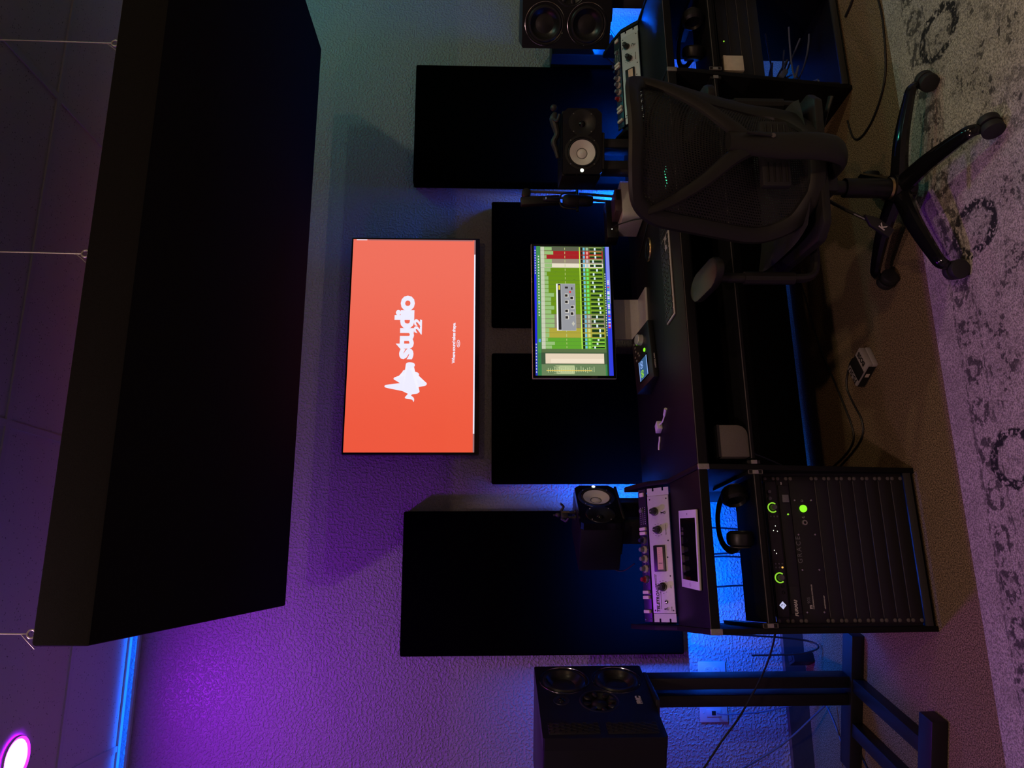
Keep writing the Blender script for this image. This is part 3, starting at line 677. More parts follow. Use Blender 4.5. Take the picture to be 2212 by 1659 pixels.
# screen coordinates: x 0..1 left to right, z 0..1 top to bottom
cell(0, 1, 0, 1, scol(60, 130, 70))
cell(0, 1, 0, 0.028, scol(35, 50, 190)); cell(0.24, 0.77, 0.0, 0.026, scol(30, 40, 225))
cell(0, 1, 0.945, 1.0, scol(45, 60, 220)); cell(0.55, 1, 0.955, 1.0, scol(130, 140, 235))
cell(0, 0.17, 0.028, 0.075, scol(50, 120, 70)); cell(0.17, 1, 0.035, 0.08, scol(65, 140, 75))
cell(0.0, 0.085, 0.08, 0.90, scol(105, 130, 90)); cell(0.085, 0.172, 0.075, 0.93, scol(60, 85, 60))
cell(0.09, 0.165, 0.13, 0.885, scol(228, 210, 185)); cell(0.095, 0.125, 0.20, 0.88, scol(240, 224, 200))
cell(0.1725, 1, 0.08, 0.92, scol(75, 95, 60))
tracks = [(172, 200)]
def strip(x0, x1, c, n, c2):
    w = (x1-x0)/n
    for i in range(n):
        a, b = x0+i*w, x0+(i+1)*w
        cell(a, b-0.0012, 0.085, 0.915, c)
        cell(a, b-0.0012, 0.085, 0.135, (200, 205, 180))
        ins = random.choice((0.0, 0.02, 0.05, 0.09)) if n > 1 else 0.07
        cell(a+0.002, b-0.003, 0.137, 0.165+ins, (150, 190, 120))
        cell(a, b-0.0012, 0.600, 0.610, (215, 255, 90)); 
        cell(a+0.002, b-0.004, 0.62, 0.645, (20, 30, 20)); cell(a+0.004, b-0.006, 0.65, 0.675, (110, 190, 220))
        cell(a+0.004, b-0.006, 0.69, 0.72, c2); cell(a+0.006, b-0.010, 0.74, 0.90, (25, 55, 25)); zf = random.uniform(0.76, 0.86)
        cell(a+0.004, b-0.006, zf, zf+0.022, (215, 235, 240)); cell(b-0.009, b-0.006, 0.73, 0.90, (190, 230, 90))
        cell(a+0.006, b-0.008, 0.405, 0.412, (190, 200, 130))
strip(0.20, 0.285, (95, 165, 45), 3, (150, 220, 80)); strip(0.285, 0.36, (175, 165, 60), 2, (210, 215, 130)); strip(0.36, 0.465, (140, 132, 110), 3, (180, 190, 170))
strip(0.465, 0.83, (105, 145, 20), 11, (110, 230, 110)); strip(0.83, 0.865, (232, 222, 200), 1, (180, 200, 210)); strip(0.865, 0.90, (150, 135, 120), 1, (190, 190, 200)); strip(0.90, 0.965, (165, 28, 35), 2, (235, 150, 140)); strip(0.965, 0.997, (90, 95, 75), 1, (150, 190, 150))
cell(0.175, 0.198, 0.085, 0.915, (88, 110, 70)); cell(0.0, 0.99, 0.922, 0.945, (30, 60, 35))
for i in range(30): cell(0.36+i*0.0125, 0.3685+i*0.0125, 0.957, 0.987, random.choice([(235, 235, 240), (60, 120, 230), (210, 220, 235), (230, 60, 60), (70, 190, 90), (230, 200, 210)]))
for i in range(26): cell(0.30+i*0.019, 0.311+i*0.019, 0.928, 0.940, (200, 215, 180))
for i in range(26): cell(0.012+0.0025*i, 0.0135+0.0025*i, 0.22+random.uniform(0, 0.1), 0.50, (215, 225, 170))
for i in range(22): cell(0.02+random.uniform(0, 0.01), 0.07-random.uniform(0, 0.025), 0.16+i*0.028, 0.166+i*0.028, (205, 220, 170))
cell(0.035, 0.04, 0.14, 0.72, (235, 200, 90))
for i in range(10): cell(0.02+i*0.023, 0.032+i*0.023, 0.007, 0.019, (190, 195, 240))
for i in range(22): cell(0.45+i*0.022, 0.461+i*0.022, 0.050, 0.066, (215, 225, 215))
cell(0.25, 0.275, 0.045, 0.072, (90, 160, 230)); cell(0.55, 0.562, 0.045, 0.072, (90, 160, 230))
for i in range(10): cell(0.78+i*0.02, 0.79+i*0.02, 0.008, 0.020, (200, 205, 235))
# plug-in window
cell(0.338, 0.702, 0.285, 0.535, (205, 208, 212)); cell(0.338, 0.702, 0.285, 0.304, (245, 245, 245)); cell(0.345, 0.70, 0.306, 0.345, (30, 32, 34)); cell(0.655, 0.69, 0.315, 0.335, (220, 210, 60)); cell(0.340, 0.70, 0.350, 0.533, (150, 152, 158))
for x, z in ((0.44, 0.42), (0.49, 0.42), (0.56, 0.42), (0.61, 0.42), (0.52, 0.495), (0.47, 0.49), (0.59, 0.49)): cell(x-0.014, x+0.014, z-0.024, z+0.024, (225, 220, 210)); cell(x-0.010, x+0.010, z-0.022, z+0.014, (40, 38, 36))
cell(0.665, 0.68, 0.40, 0.44, (40, 38, 36)); cell(0.63, 0.645, 0.455, 0.478, (225, 50, 50)); cell(0.655, 0.675, 0.48, 0.50, (60, 60, 60))
for i in range(7): cell(0.372+i*0.006, 0.375+i*0.006, 0.48-abs(3-i)*-0.006, 0.52-abs(3-i)*0.006, (235, 230, 200))
g = G(); keys = []
for n, (x0, x1, z0, z1, c) in enumerate(cells):
    k = c if isinstance(c, str) else scol(*c)
    if k not in keys: keys.append(k)
    ya = -0.0078 - n*0.0000010
    sx = lambda q: -0.2985+0.597*q
    szz = lambda q: zc+0.168-0.336*q
    fcs = g.bm.faces.new([g.bm.verts.new(p) for p in ((sx(x0), ya, szz(z1)), (sx(x1), ya, szz(z1)), (sx(x1), ya, szz(z0)), (sx(x0), ya, szz(z0)))])
    fcs.material_index = keys.index(k)
g.build('screen', keys, mon)
# ================================================================== DESK ITEMS
ZD = ZT
# --- keyboard (silver tray, black keys; each key its own part)
kb = thing('keyboard', 'silver framed full-size keyboard with black keys on the desk edge', 'keyboard', (1.103, -0.955, ZD), math.radians(3.0))
G().box((-0.21, -0.058, 0.0), (0.21, 0.058, 0.007), 0.003).build('tray', 'alu', kb)
kw = 0.0185
KEY = {}
def key(x, y, w, d=0.0150):
    k = (round(w, 4), round(d, 4))
    if k not in KEY:
        o = G().box((-w/2, -d/2, 0), (w/2, d/2, 0.0035), 0.0008, 1).build('key', 'plastic', kb); KEY[k] = o.data
    else:
        o = bpy.data.objects.new('key', KEY[k]); COL.objects.link(o); o.parent = kb
    o.location = (x, y, 0.007)
rows = [[1]*14, [1]*13+[1.5], [1.5]+[1]*13, [1.75]+[1]*11+[1.75], [2.25]+[1]*10+[2.25]]
for r, row in enumerate(rows):
    x = -0.2055; y = 0.048-0.0188*r
    tot = sum(row); sc = 0.2775/tot
    for w in row: key(x+w*sc/2, y, w*sc-0.0042, 0.0150 if r else 0.0115); x += w*sc
x = -0.2055
for w in (1.2, 1.2, 1.2, 6.0, 1.2, 1.2, 1.2): s = 0.2775/13.2; key(x+w*s/2, 0.048-0.0188*5, w*s-0.003); x += w*s
for r in range(3):
    for c in range(3):
        if r < 3: key(0.083+c*0.0185, 0.048-0.0188*r, 0.0155)
key(0.1015, 0.048-0.0188*4, 0.0155)
for c in range(3): key(0.083+c*0.0185, 0.048-0.0188*5, 0.0155)
for r in range(6):
    for c in range(4): key(0.144+c*0.0185, 0.048-0.0188*r, 0.0155)
# --- audio controller with screen and big knob
ct = thing('desktop_controller', 'black desktop audio controller with silver knob and small blue screen', 'audio controller', (0.850, -0.60, ZD), math.radians(13), rx=0)
sl = Matrix.Rotation(math.radians(13), 4, 'X')
G().prism([(-0.085, 0.0), (-0.085, 0.022), (0.085, 0.060), (0.085, 0.0)], 'x', -0.135, 0.135, 0.003).build('housing', 'plastic', ct)
def top(x, y): return (x, y, 0.0415+ y*0.2235)
CS = Matrix.Rotation(math.atan(0.2235), 4, 'X')
def onctl(g, x, y): return Matrix.Translation(top(x, y)) @ CS
G().box((-0.105, -0.045, 0.0), (-0.005, 0.045, 0.0012), M=onctl(None, 0, -0.005)).build('screen_glass', 'glassblk', ct)
MT['ctl_blue'] = emit('controller_screen_blue', srgb(55, 95, 140), 0.8); MT['ctl_edge'] = emit('controller_screen_pale', srgb(140, 175, 240), 0.9)
sc_ = G().box((-0.10, -0.040, 0.0012), (-0.010, 0.040, 0.0016), M=onctl(None, 0, -0.005)).build('screen', 'ctl_blue', ct)
G().box((-0.10, 0.034, 0.0016), (-0.010, 0.040, 0.0019), M=onctl(None, 0, -0.005)).box((-0.10, -0.040, 0.0016), (-0.010, -0.034, 0.0019), M=onctl(None, 0, -0.005)).build('screen_bar', 'ctl_edge', sc_)
FL = Matrix.Rotation(-PI/2, 4, 'X')
for body, x, m in (('00', -0.075, 'led_lime'), ('00', -0.033, 'ctl_edge')):
    text(body, 0.034, top(x, 0.006), m, sc_, 'readout', bold=0.0008, M=Matrix.Translation((0, 0, 0.002)) @ CS @ FL, ext=0.0002)
for x, y, r, m in ((0.020, -0.030, 0.0085, 'led_green'), (0.035, 0.030, 0.006, 'steelcap'), (0.055, 0.052, 0.006, 'steelcap'), (0.075, 0.055, 0.006, 'steelcap'), (0.020, 0.022, 0.006, 'steelcap'), (0.010, 0.050, 0.006, 'steelcap'), (0.030, 0.060, 0.006, 'steelcap'), (0.088, 0.035, 0.0075, 'led_green'), (0.112, 0.020, 0.008, 'steelcap'), (0.095, 0.062, 0.006, 'steelcap')):
    b = G().lathe([(0, 0.003), (r*0.85, 0.003), (r, 0.002), (r, 0), (0, 0)], seg=16)
    b.bm.transform(onctl(None, x, y)); b.build('push_button', m, ct)
b = G().lathe([(0, 0.022), (0.021, 0.022), (0.0225, 0.020), (0.0225, 0.004), (0.024, 0.0), (0, 0)], seg=32); b.bm.transform(onctl(None, 0.080, -0.008)); b.build('level_knob', 'alu', ct)
text('UNIVERSAL AUDIO', 0.008, (-0.06, -0.0865, 0.010), 'whiteink', ct, bold=0.0001)
# --- round coaster
co = G().lathe([(0.0, 0.006), (0.040, 0.006), (0.043, 0.0085), (0.050, 0.0085), (0.052, 0.005), (0.052, 0.0), (0.0, 0.0)], seg=48).build('coaster', ['plastic'])
co = tag(co, 'round black coaster with a pale rim in front of the silver computer', 'coaster'); co.location = (1.318, -0.655, ZD)
G().lathe([(0.0505, 0.0088), (0.0525, 0.0055), (0.0530, 0.002), (0.0526, 0.0022), (0.0520, 0.0055), (0.0500, 0.0084)], seg=48).build('rim', 'brass', co)
tm = text('rec', 0.022, (0, 0, 0.0064), 'brass', co, 'embossed_mark', M=FL)
# --- compact silver computer with drives stacked on top
pc = thing('desktop_computer', 'compact silver desktop computer with rounded corners beside the display', 'computer', (1.585, -0.505, ZD), math.radians(6))
def rrect(w, d, r, n=6):
    out = []
    for cx, cy, a0 in ((w-r, d-r, 0), (-w+r, d-r, 90), (-w+r, -d+r, 180), (w-r, -d+r, 270)):
        for k in range(n+1):
            a = math.radians(a0+90*k/n); out.append((cx+r*math.cos(a), cy+r*math.sin(a)))
    return out
G().prism(rrect(0.0985, 0.0985, 0.03), 'z', 0.004, 0.098, 0.002).build('housing', 'alu', pc)
G().prism(rrect(0.085, 0.085, 0.03), 'z', 0.0, 0.004).build('foot_ring', 'plastic', pc)
for x in (-0.06, -0.04): G().box((x-0.006, -0.0993, 0.022), (x+0.006, -0.0980, 0.026)).build('port', 'ink', pc)
dv = thing('external_drive', 'mauve metal external drive on top of the silver computer', 'drive', (1.60, -0.545, ZD+0.098), math.radians(4))
G().box((-0.075, -0.052, 0.0), (0.035, 0.05, 0.030), 0.002).build('housing', 'bronze', dv); G().box((-0.02, -0.0525, 0.006), (0.03, -0.0515, 0.024)).build('front_grille', 'plastic', dv)
dv = thing('docking_hub', 'flat black dock with a tiny white light behind the mauve drive', 'dock', (1.53, -0.452, ZD+0.098), math.radians(4))
G().box((-0.085, -0.038, 0.0), (0.11, 0.04, 0.052), 0.004).build('housing', 'plastic', dv); G().box((-0.0435, -0.0392, 0.028), (-0.0395, -0.0380, 0.032)).build('status_light', 'led_white', dv)
o = G().tube([(1.49, -0.50, ZD+0.135), (1.475, -0.57, ZD+0.115), (1.478, -0.61, ZD+0.06), (1.47, -0.66, ZD+0.012), (1.50, -0.72, ZD+0.005), (1.60, -0.74, ZD+0.005)], 0.0028, 6).build('data_cable', 'cable'); tag(o, 'thin black cable drooping down the front corner of the silver computer', 'cable')
o = G().tube([(1.36, -0.47, ZD+0.004), (1.40, -0.58, ZD+0.004), (1.44, -0.69, ZD+0.004), (1.46, -0.80, ZD+0.004)], 0.0028, 6).build('usb_cable', 'cable'); tag(o, 'black cable lying on the desk between coaster and computer', 'cable')
mb = thing('level_meter', 'small black level meter with green lights behind the chair mesh', 'meter', (1.425, -1.075, ZD), math.radians(3))
G().box((-0.055, -0.030, 0.0), (0.055, 0.030, 0.022), 0.003).build('housing', 'plastic', mb)
for k in range(8): G().box((-0.042+k*0.0105, -0.018, 0.022), (-0.0345+k*0.0105, 0.004, 0.0232)).build('lit_bar', 'meter_led', mb)
# --- white adapter with lead
o = thing('display_adapter', 'small white adapter dongle with short lead lying on the bare desk', 'adapter', (0.530, -0.705, ZD), math.radians(20))
G().box((-0.018, -0.020, 0.0), (0.018, 0.020, 0.022), 0.003).build('body', 'white', o)
G().tube([(0.0, -0.018, 0.012), (-0.004, -0.05, 0.006), (0.004, -0.085, 0.004)], 0.0032, 6).tube([(0.004, -0.085, 0.004), (0.008, -0.105, 0.005), (0.011, -0.122, 0.006)], 0.0065, 6).build('lead', 'white', o)
G().tube([(-0.026, 0.030, 0.004), (-0.040, 0.042, 0.004), (-0.048, 0.060, 0.004), (-0.064, 0.072, 0.004)], 0.004, 6).build('loose_plug', 'white', o)
# --- tablet on the left bay
a_sl = math.atan(0.0625)
tb = thing('tablet', 'white tablet with dark screen lying on the left bay worktop', 'tablet', (0.047, -1.061, ZT+0.0076), math.radians(-2.5), rx=a_sl)
G().box((-0.130, -0.090, 0.0), (0.130, 0.090, 0.0075), 0.003).build('housing', 'alu', tb)
G().box((-0.1295, -0.0895, 0.0070), (0.1295, 0.0895, 0.0080), 0.0004).build('white_border', 'white', tb)
G().box((-0.103, -0.077, 0.0080), (0.103, 0.077, 0.0083)).build('screen', 'glassblk', tb)
G().lathe([(0.0055, 0.0004), (0.0062, 0.0006), (0.0062, 0)], (-0.1165, 0, 0.0080), seg=20).build('home_button', 'steelcap', tb)
G().cyl((0.1165, 0, 0.0080), (0.1165, 0, 0.0084), 0.0022, seg=10).build('camera_dot', 'ink', tb)
# --- headphones and loose things in the trays
def headphones(loc, rz, label):
    h = thing('headphones', label, 'headphones', loc, rz, 'headphones in the desk trays')
    for s in (-1, 1):
        M_ = Matrix.Translation((s*0.075, 0, 0.052)) @ Matrix.Rotation(s*0.3, 4, 'Z')
        c = G().lathe([(0.0, 0.030), (0.030, 0.028), (0.042, 0.018), (0.046, 0.0), (0.044, -0.018), (0.034, -0.026), (0.028, -0.016), (0.0, -0.014)], seg=24); c.bm.transform(M_ @ Matrix.Rotation(s*PI/2, 4, 'Y')); cp = c.build('ear_cup', 'plastic', h)
        r = G(); r.tube([(0.034*math.cos(a), 0.034*math.sin(a), 0.0262) for a in [k*PI/10 for k in range(21)]], 0.0012, 5, smooth=False); r.bm.transform(M_ @ Matrix.Rotation(s*PI/2, 4, 'Y')); r.build('trim_ring', 'gapgrey', cp)
    G().tube([(-0.098, 0.0, 0.055), (-0.098, 0.07, 0.066), (-0.06, 0.13, 0.072), (0.0, 0.15, 0.074), (0.06, 0.13, 0.072), (0.098, 0.07, 0.066), (0.098, 0.0, 0.055)], 0.013, 8, flat=0.55).build('headband', 'rubber', h)
    return h
headphones(dw(0.375, 0.02, 0.574), A+0.15, 'black headphones in the left bay tray, ear cups to the front')
headphones(dw(2.36, 0.03, 0.574), A-0.2, 'black headphones with pale rings in the right bay tray')
# grey curved bin in the centre tray
o = thing('storage_bin', 'grey cloth bin with a rounded edge in the centre desk tray', 'bin', dw(0.622, -0.004, 0.592), A)
pr = [(-0.055, 0.0)]+[(0.02+0.035*math.sin(a), 0.035-0.035*math.cos(a)) for a in [k*PI/12 for k in range(0, 7)]]+[(0.055, 0.105), (-0.055, 0.105)]
G().prism(pr, 'y', -0.06, 0.06, 0.003).build('body', 'greycloth', o)
G().prism([(-0.0555, 0.097), (0.0555, 0.097), (0.0555, 0.1055), (-0.0555, 0.1055)], 'y', -0.0606, 0.0606).build('rim_band', 'plastic', o)
# white carton on the right rack
o = thing('carton', 'small white carton standing in front of the right rack panels', 'box', dw(2.163, -0.020, 0.457), A)
G().box((-0.035, -0.03, 0.0), (0.035, 0.022, 0.080), 0.0015).build('body', 'cardboard', o); G().box((-0.0352, -0.0302, 0.070), (0.0352, 0.0222, 0.0804)).build('lid', 'cardboard', o)
# ================================================================== MONITOR SPEAKERS
def near_monitor(loc, rz, label, lying, flip):
    t = thing('monitor_speaker', label, 'speaker', loc, rz, 'white-coned monitor speakers')
    # built lying on its side: 0.285 wide, 0.17 high, woofer towards +x*flip
    w, h, d = 0.1425, 0.170, 0.222
    G().box((-w, 0.022, 0.0), (w, d, h), 0.004).build('cabinet', 'speaker', t)
    G().holed([(-w, 0.010), (-w, h-0.010), (-w+0.010, h), (w-0.022, h), (w, h-0.022), (w, 0.022), (w-0.022, 0), (-w+0.010, 0)], [(flip*0.050, h/2, 0.0645), (-flip*0.078, h/2, 0.050)], -0.008, 0.024).build('baffle', 'gloss', t)
    c = (flip*0.050, -0.008, h/2)
    fr = G().lathe([(0.0775, 0.0), (0.0765, 0.002), (0.066, 0.003), (0.063, 0.0), (0.060, -0.004)], c, (0, -1, 0), 40).build('woofer_frame', 'plastic', t)
    cn = G().lathe([(0.0595, 0.001), (0.055, 0.0005), (0.022, -0.016), (0.0225, -0.017)], c, (0, -1, 0), 40).build('woofer_cone', 'cone', t)
    G().lathe([(0.064, 0.0005), (0.060, 0.0045), (0.0555, 0.0008)], c, (0, -1, 0), 40).build('surround', 'rubber', t)
    G().lathe([(0.0, -0.0085), (0.010, -0.0100), (0.017, -0.0130), (0.0215, -0.0160)], c, (0, -1, 0), 30).build('dust_cap', 'cone', cn)
    G().lathe([(0.0212, -0.0155), (0.0225, -0.0146), (0.0236, -0.0150)], c, (0, -1, 0), 30).build('cap_seam', 'rubber', cn)
    tx = (-flip*0.078, -0.008, h/2)
    tw_ = G().lathe([(0.060, 0.0), (0.059, 0.002), (0.048, 0.002), (0.022, -0.010), (0.014, -0.012), (0.0, -0.012)], tx, (0, -1, 0), 32).build('tweeter_horn', 'plastic', t)
    G().lathe([(0.0, -0.003), (0.008, -0.005), (0.0145, -0.0115)], tx, (0, -1, 0), 20).build('tweeter_dome', 'gloss', tw_)
    for k in range(4):
        a = PI/4+k*PI/2
        for (cx, R_) in ((c[0], 0.072), (tx[0], 0.054)): G().lathe([(0, 0.002), (0.002, 0.0018), (0.003, 0)], (cx+R_*math.cos(a), -0.0105, h/2+R_*math.sin(a)), (0, -1, 0), 8).build('screw_head', 'steelcap', t)
    G().lathe([(0.0, 0.0015), (0.0075, 0.0013), (0.008, 0.0)], (flip*0.1285, -0.0112, h/2+0.002), (0, -1, 0), 20).build('lit_badge', 'led_white', t)
    return t
def speaker_riser(loc, rz, label, wdt=0.24, dep=0.17, z0=0.925):
    t = thing('speaker_riser', label, 'speaker stand', (loc[0], loc[1], 0.0), rz, 'desk speaker risers')
    zb = loc[2]
    G().box((-wdt/2, -0.01, zb-0.012), (wdt/2, dep, zb-0.001), 0.003).build('top_plate', 'plastic', t)
    G().box((-wdt/2*0.8, 0.0, loc[3]), (wdt/2*0.8, dep, loc[3]+0.010), 0.003).build('base_plate', 'plastic', t)
    for x in (-wdt*0.3, wdt*0.3):
        G().box((x-0.02, 0.03, loc[3]+0.010), (x+0.02, dep-0.03, zb-0.012), 0.004).build('post', 'plastic', t)
# left: between (0.152,-0.618) and (0.319,-0.401)
aL = math.atan2(0.217, 0.167)
near_monitor((0.236, -0.508, 0.932), aL, 'monitor speaker lying on its side at the left, woofer towards the display', True, 1)
speaker_riser((0.244, -0.500, 0.932, 0.782), aL, 'black riser under the left side-lying monitor speaker')
near_monitor((1.772, -0.760, 0.986), math.radians(-12.5), 'monitor speaker on its side at the right below a reclining figurine', True, -1)
speaker_riser((1.735, -0.745, 0.986, 0.782), math.radians(-12.5), 'black riser under the right side-lying monitor speaker', 0.16)
# a shelf board behind each bay that carries the riser
for a, w, lab in ((0.30, 0.56, 'left'), (2.0, 0.40, 'right')): pass
# --- large three-way speakers
def big_monitor(loc, rz, label, wdt=0.48, h=0.425, d=0.40, mir=1):
    t = thing('studio_loudspeaker', label, 'speaker', loc, rz, 'large black studio loudspeakers')
    # local: baffle at y=0 facing -y, x from left (-) to right (+) as seen from the front
    R_ = 0.097; xw = mir*(wdt/2-0.108)
    G().box((-wdt/2, 0.030, 0.0), (wdt/2, d, h), 0.010, 3).build('cabinet', 'speaker', t)
    e_ = 0.006; ol = [(-wdt/2+e_, 0.0), (wdt/2-e_, 0.0), (wdt/2, e_), (wdt/2, h-e_), (wdt/2-e_, h), (-wdt/2+e_, h), (-wdt/2, h-e_), (-wdt/2, e_)]
    G().holed(ol, [(xw, h*0.745, R_*0.90), (xw, h*0.265, R_*0.90), (mir*(wdt/2-0.255), h*0.47, 0.062)], -0.006, 0.040).build('baffle', 'speaker', t)
    for z in (h*0.745, h*0.265):
        f_ = G().lathe([(R_, 0.0), (R_*0.995, 0.002), (R_*0.975, 0.0025), (R_*0.965, 0.0)], (xw, -0.006, z), (0, -1, 0), 48).build('woofer_trim', 'chrome', t)
        G().lathe([(R_*0.91, 0.0), (R_*0.86, -0.002), (R_*0.80, 0.004), (R_*0.72, 0.004), (R_*0.66, -0.003), (R_*0.60, -0.012), (R_*0.45, -0.020), (R_*0.30, -0.018), (0.0, -0.012)], (xw, -0.006, z), (0, -1, 0), 48).build('woofer_cone', 'darkcone', t)
    # midrange dome in a petalled waveguide
    xm, zm = mir*(wdt/2-0.255), h*0.47
    G().lathe([(0.075, 0.0), (0.070, 0.0015), (0.045, -0.016), (0.034, -0.020), (0.0, -0.020)], (xm, -0.006, zm), (0, -1, 0), 40).build('midrange_waveguide', 'plastic', t)
    md = G().ell((xm, 0.012, zm), (0.033, 0.016, 0.033), 20).build('midrange_dome', 'plastic', t)
    for k in range(8):
        a = 2*PI*k/8+0.2
        G().ell((0, 0, 0), (0.020, 0.006, 0.011), 10, Matrix.Translation((xm+0.053*math.cos(a), -0.001, zm+0.053*math.sin(a))) @ Matrix.Rotation(-a, 4, 'Y')).build('petal', 'darkcone', md)
    tw_ = G().lathe([(0.030, 0.0), (0.029, 0.002), (0.016, 0.0005), (0.0, 0.0005)], (xm+0.005, -0.006, h*0.80), (0, -1, 0), 28).build('tweeter_ring', 'plastic', t)
    G().ell((xm+0.005, -0.006, h*0.80), (0.014, 0.008, 0.014), 14).build('tweeter_dome', 'gloss', tw_)
    text('PMC', 0.026, (xm+0.004, -0.0068, h*0.125), 'whiteink', t, 'badge_lettering', bold=0.0018, space=0.95)
    # two side vents with honeycomb ribs
    x0, x1 = sorted((mir*(-wdt/2+0.022), mir*(-wdt/2+0.088)))
    for (z0, z1) in ((0.022, h*0.47), (h*0.53, h-0.022)):
        v = G().box((x0, -0.0085, z0), (x1, -0.004, z1), 0.003).build('vent', 'ink', t)
        rb = G(); n = 9
        for k in range(n):
            zz = z0+(k+0.5)*(z1-z0)/n
            for c in range(3):
                xx_ = x0+0.012+c*0.020+(0.010 if k % 2 else 0.0)
                if xx_ > x1-0.006: continue
                pts = [(xx_+0.0105*math.cos(q), -0.0095, zz+0.0105*math.sin(q)) for q in [PI/6+j*PI/3 for j in range(7)]]
                rb.tube(pts, 0.0012, 4, smooth=False)
        rb.build('honeycomb_ribs', 'chair', v)
    sc = G()
    for k in range(5):
        for z in (h*0.745, h*0.265):
            a = k*2*PI/5+0.5; sc.lathe([(0, 0.002), (0.0022, 0)], (xw+0.092*math.cos(a), -0.0063, z+0.091*math.sin(a)), (0, -1, 0), 6)
    sc.build('frame_screws', 'chrome', t)
    return t
# left: face runs from (-0.577,-0.908) to (-0.404,-0.456), base 0.862
fa = math.atan2(-0.456+0.908, -0.404+0.577)
big_monitor(((-0.577-0.404)/2, (-0.908-0.456)/2, 0.862), fa, 'large black loudspeaker on a tall stand at the left, toed in')
big_monitor((2.618, -0.66, 0.890), math.radians(-42), 'large black loudspeaker beyond the right rack bay', mir=-1)
# --- stand of the left loudspeaker
sd = Vector((-0.27, -0.96, 0)).normalized(); sq = Vector((0.96, -0.27, 0)).normalized()
st = thing('loudspeaker_stand', 'black steel twin-post stand under the left loudspeaker', 'speaker stand', (-0.50, -0.50, 0.0), math.atan2(sq.y, sq.x))
# local x = sq direction (towards the room's right), local y = away from camera along the long bars
for x in (-0.018, 0.052): G().box((x-0.024, -0.03, 0.05), (x+0.022, 0.03, 0.845), 0.003).build('post', 'rackblk', st)
G().box((-0.30, -0.045, 0.0), (0.24, 0.035, 0.05), 0.004).build('rear_bar', 'rackblk', st)
G().box((-0.30, -0.575, 0.0), (0.165, -0.50, 0.055), 0.004).build('front_bar', 'rackblk', st)
for x in (0.045, -0.13): G().box((x-0.027, -0.50, 0.0), (x+0.027, -0.045, 0.045), 0.003).build('long_bar', 'rackblk', st)
G().box((-0.25, -0.22, 0.845), (0.08, 0.02, 0.8605), 0.003).build('top_plate', 'rackblk', st)
# --- pedestal that carries the right loudspeaker
st = thing('loudspeaker_pedestal', 'dark pedestal under the right loudspeaker', 'speaker stand', (2.750, -0.51, 0.0), math.radians(-42))
G().box((-0.16, -0.16, 0.0), (0.16, 0.16, 0.03), 0.004).build('base_plate', 'rackblk', st); G().box((-0.06, -0.06, 0.03), (0.06, 0.06, 0.872), 0.004).build('post', 'rackblk', st); G().box((-0.12, -0.12, 0.872), (0.12, 0.15, 0.8885), 0.003).build('top_plate', 'rackblk', st); G().box((-0.15, 0.152, 0.872), (0.15, 0.157, 0.884)).build('added_led_tape', 'blue_led', st)  # the tape is added to turn the wall behind blue
# narrow dark box on the wall behind the right loudspeaker
o = thing('wall_box', 'narrow dark equipment box on the wall left of the right loudspeaker', 'box', (2.72, -0.10, 0.79), 0)
G().box((-0.04, -0.05, 0.0), (0.09, 0.098, 0.343), 0.004).build('body', 'rackblk', o)
for z in (0.33, 0.30, 0.27): G().cyl((-0.037, -0.05, z), (-0.037, -0.052, z), 0.003, seg=8).build('rivet', 'chrome', o)
# --- figurines on the monitors
o = thing('toy_figure', 'small dark toy figure standing on the left monitor speaker', 'figurine', (0.200, -0.455, 1.1025), 0.4)
g = G().cyl((-0.012, 0, 0.0), (-0.010, 0, 0.036), 0.007, 0.006, 8).cyl((0.014, 0, 0.0), (0.010, 0, 0.036), 0.007, 0.006, 8).box((-0.017, -0.010, 0.034), (0.017, 0.010, 0.064), 0.004).cyl((-0.017, 0, 0.062), (-0.034, -0.008, 0.044), 0.006, 0.005, 8).cyl((-0.034, -0.008, 0.044), (-0.026, -0.024, 0.034), 0.005, 0.004, 8).cyl((0.017, 0, 0.062), (0.036, -0.006, 0.050), 0.006, 0.005, 8).cyl((0.036, -0.006, 0.050), (0.044, -0.020, 0.064), 0.005, 0.004, 8).box((-0.018, -0.012, 0.0), (-0.006, 0.014, 0.007), 0.002).box((0.007, -0.012, 0.0), (0.020, 0.014, 0.007), 0.002)
g.build('body', 'figure', o)
G().ell((0, -0.001, 0.076), (0.010, 0.010, 0.012), 12).box((-0.004, -0.002, 0.086), (0.004, 0.002, 0.096), 0.001).build('head', 'figure', o)
G().box((-0.002, -0.028, 0.030), (0.002, -0.022, 0.062)).build('held_rod', 'brass', o)
o = thing('reclining_figurine', 'dark reclining figurine stretched out on the right monitor speaker', 'figurine', (1.865, -0.700, 1.157), math.radians(-12.5))
pts = [(-0.125, 0, 0.012), (-0.09, 0, 0.020), (-0.055, 0, 0.030), (-0.02, 0, 0.016), (0.02, 0, 0.024), (0.05, 0, 0.030), (0.075, 0, 0.022)]
G().tube(pts, [0.008, 0.011, 0.014, 0.013, 0.018, 0.020, 0.010], 10).tube([(0.045, -0.015, 0.034), (0.03, -0.032, 0.018), (0.055, -0.042, 0.008)], [0.008, 0.007, 0.006], 8).build('body', 'figure', o)
G().ell((0.098, 0, 0.030), (0.016, 0.014, 0.016), 12).build('head', 'figure', o)
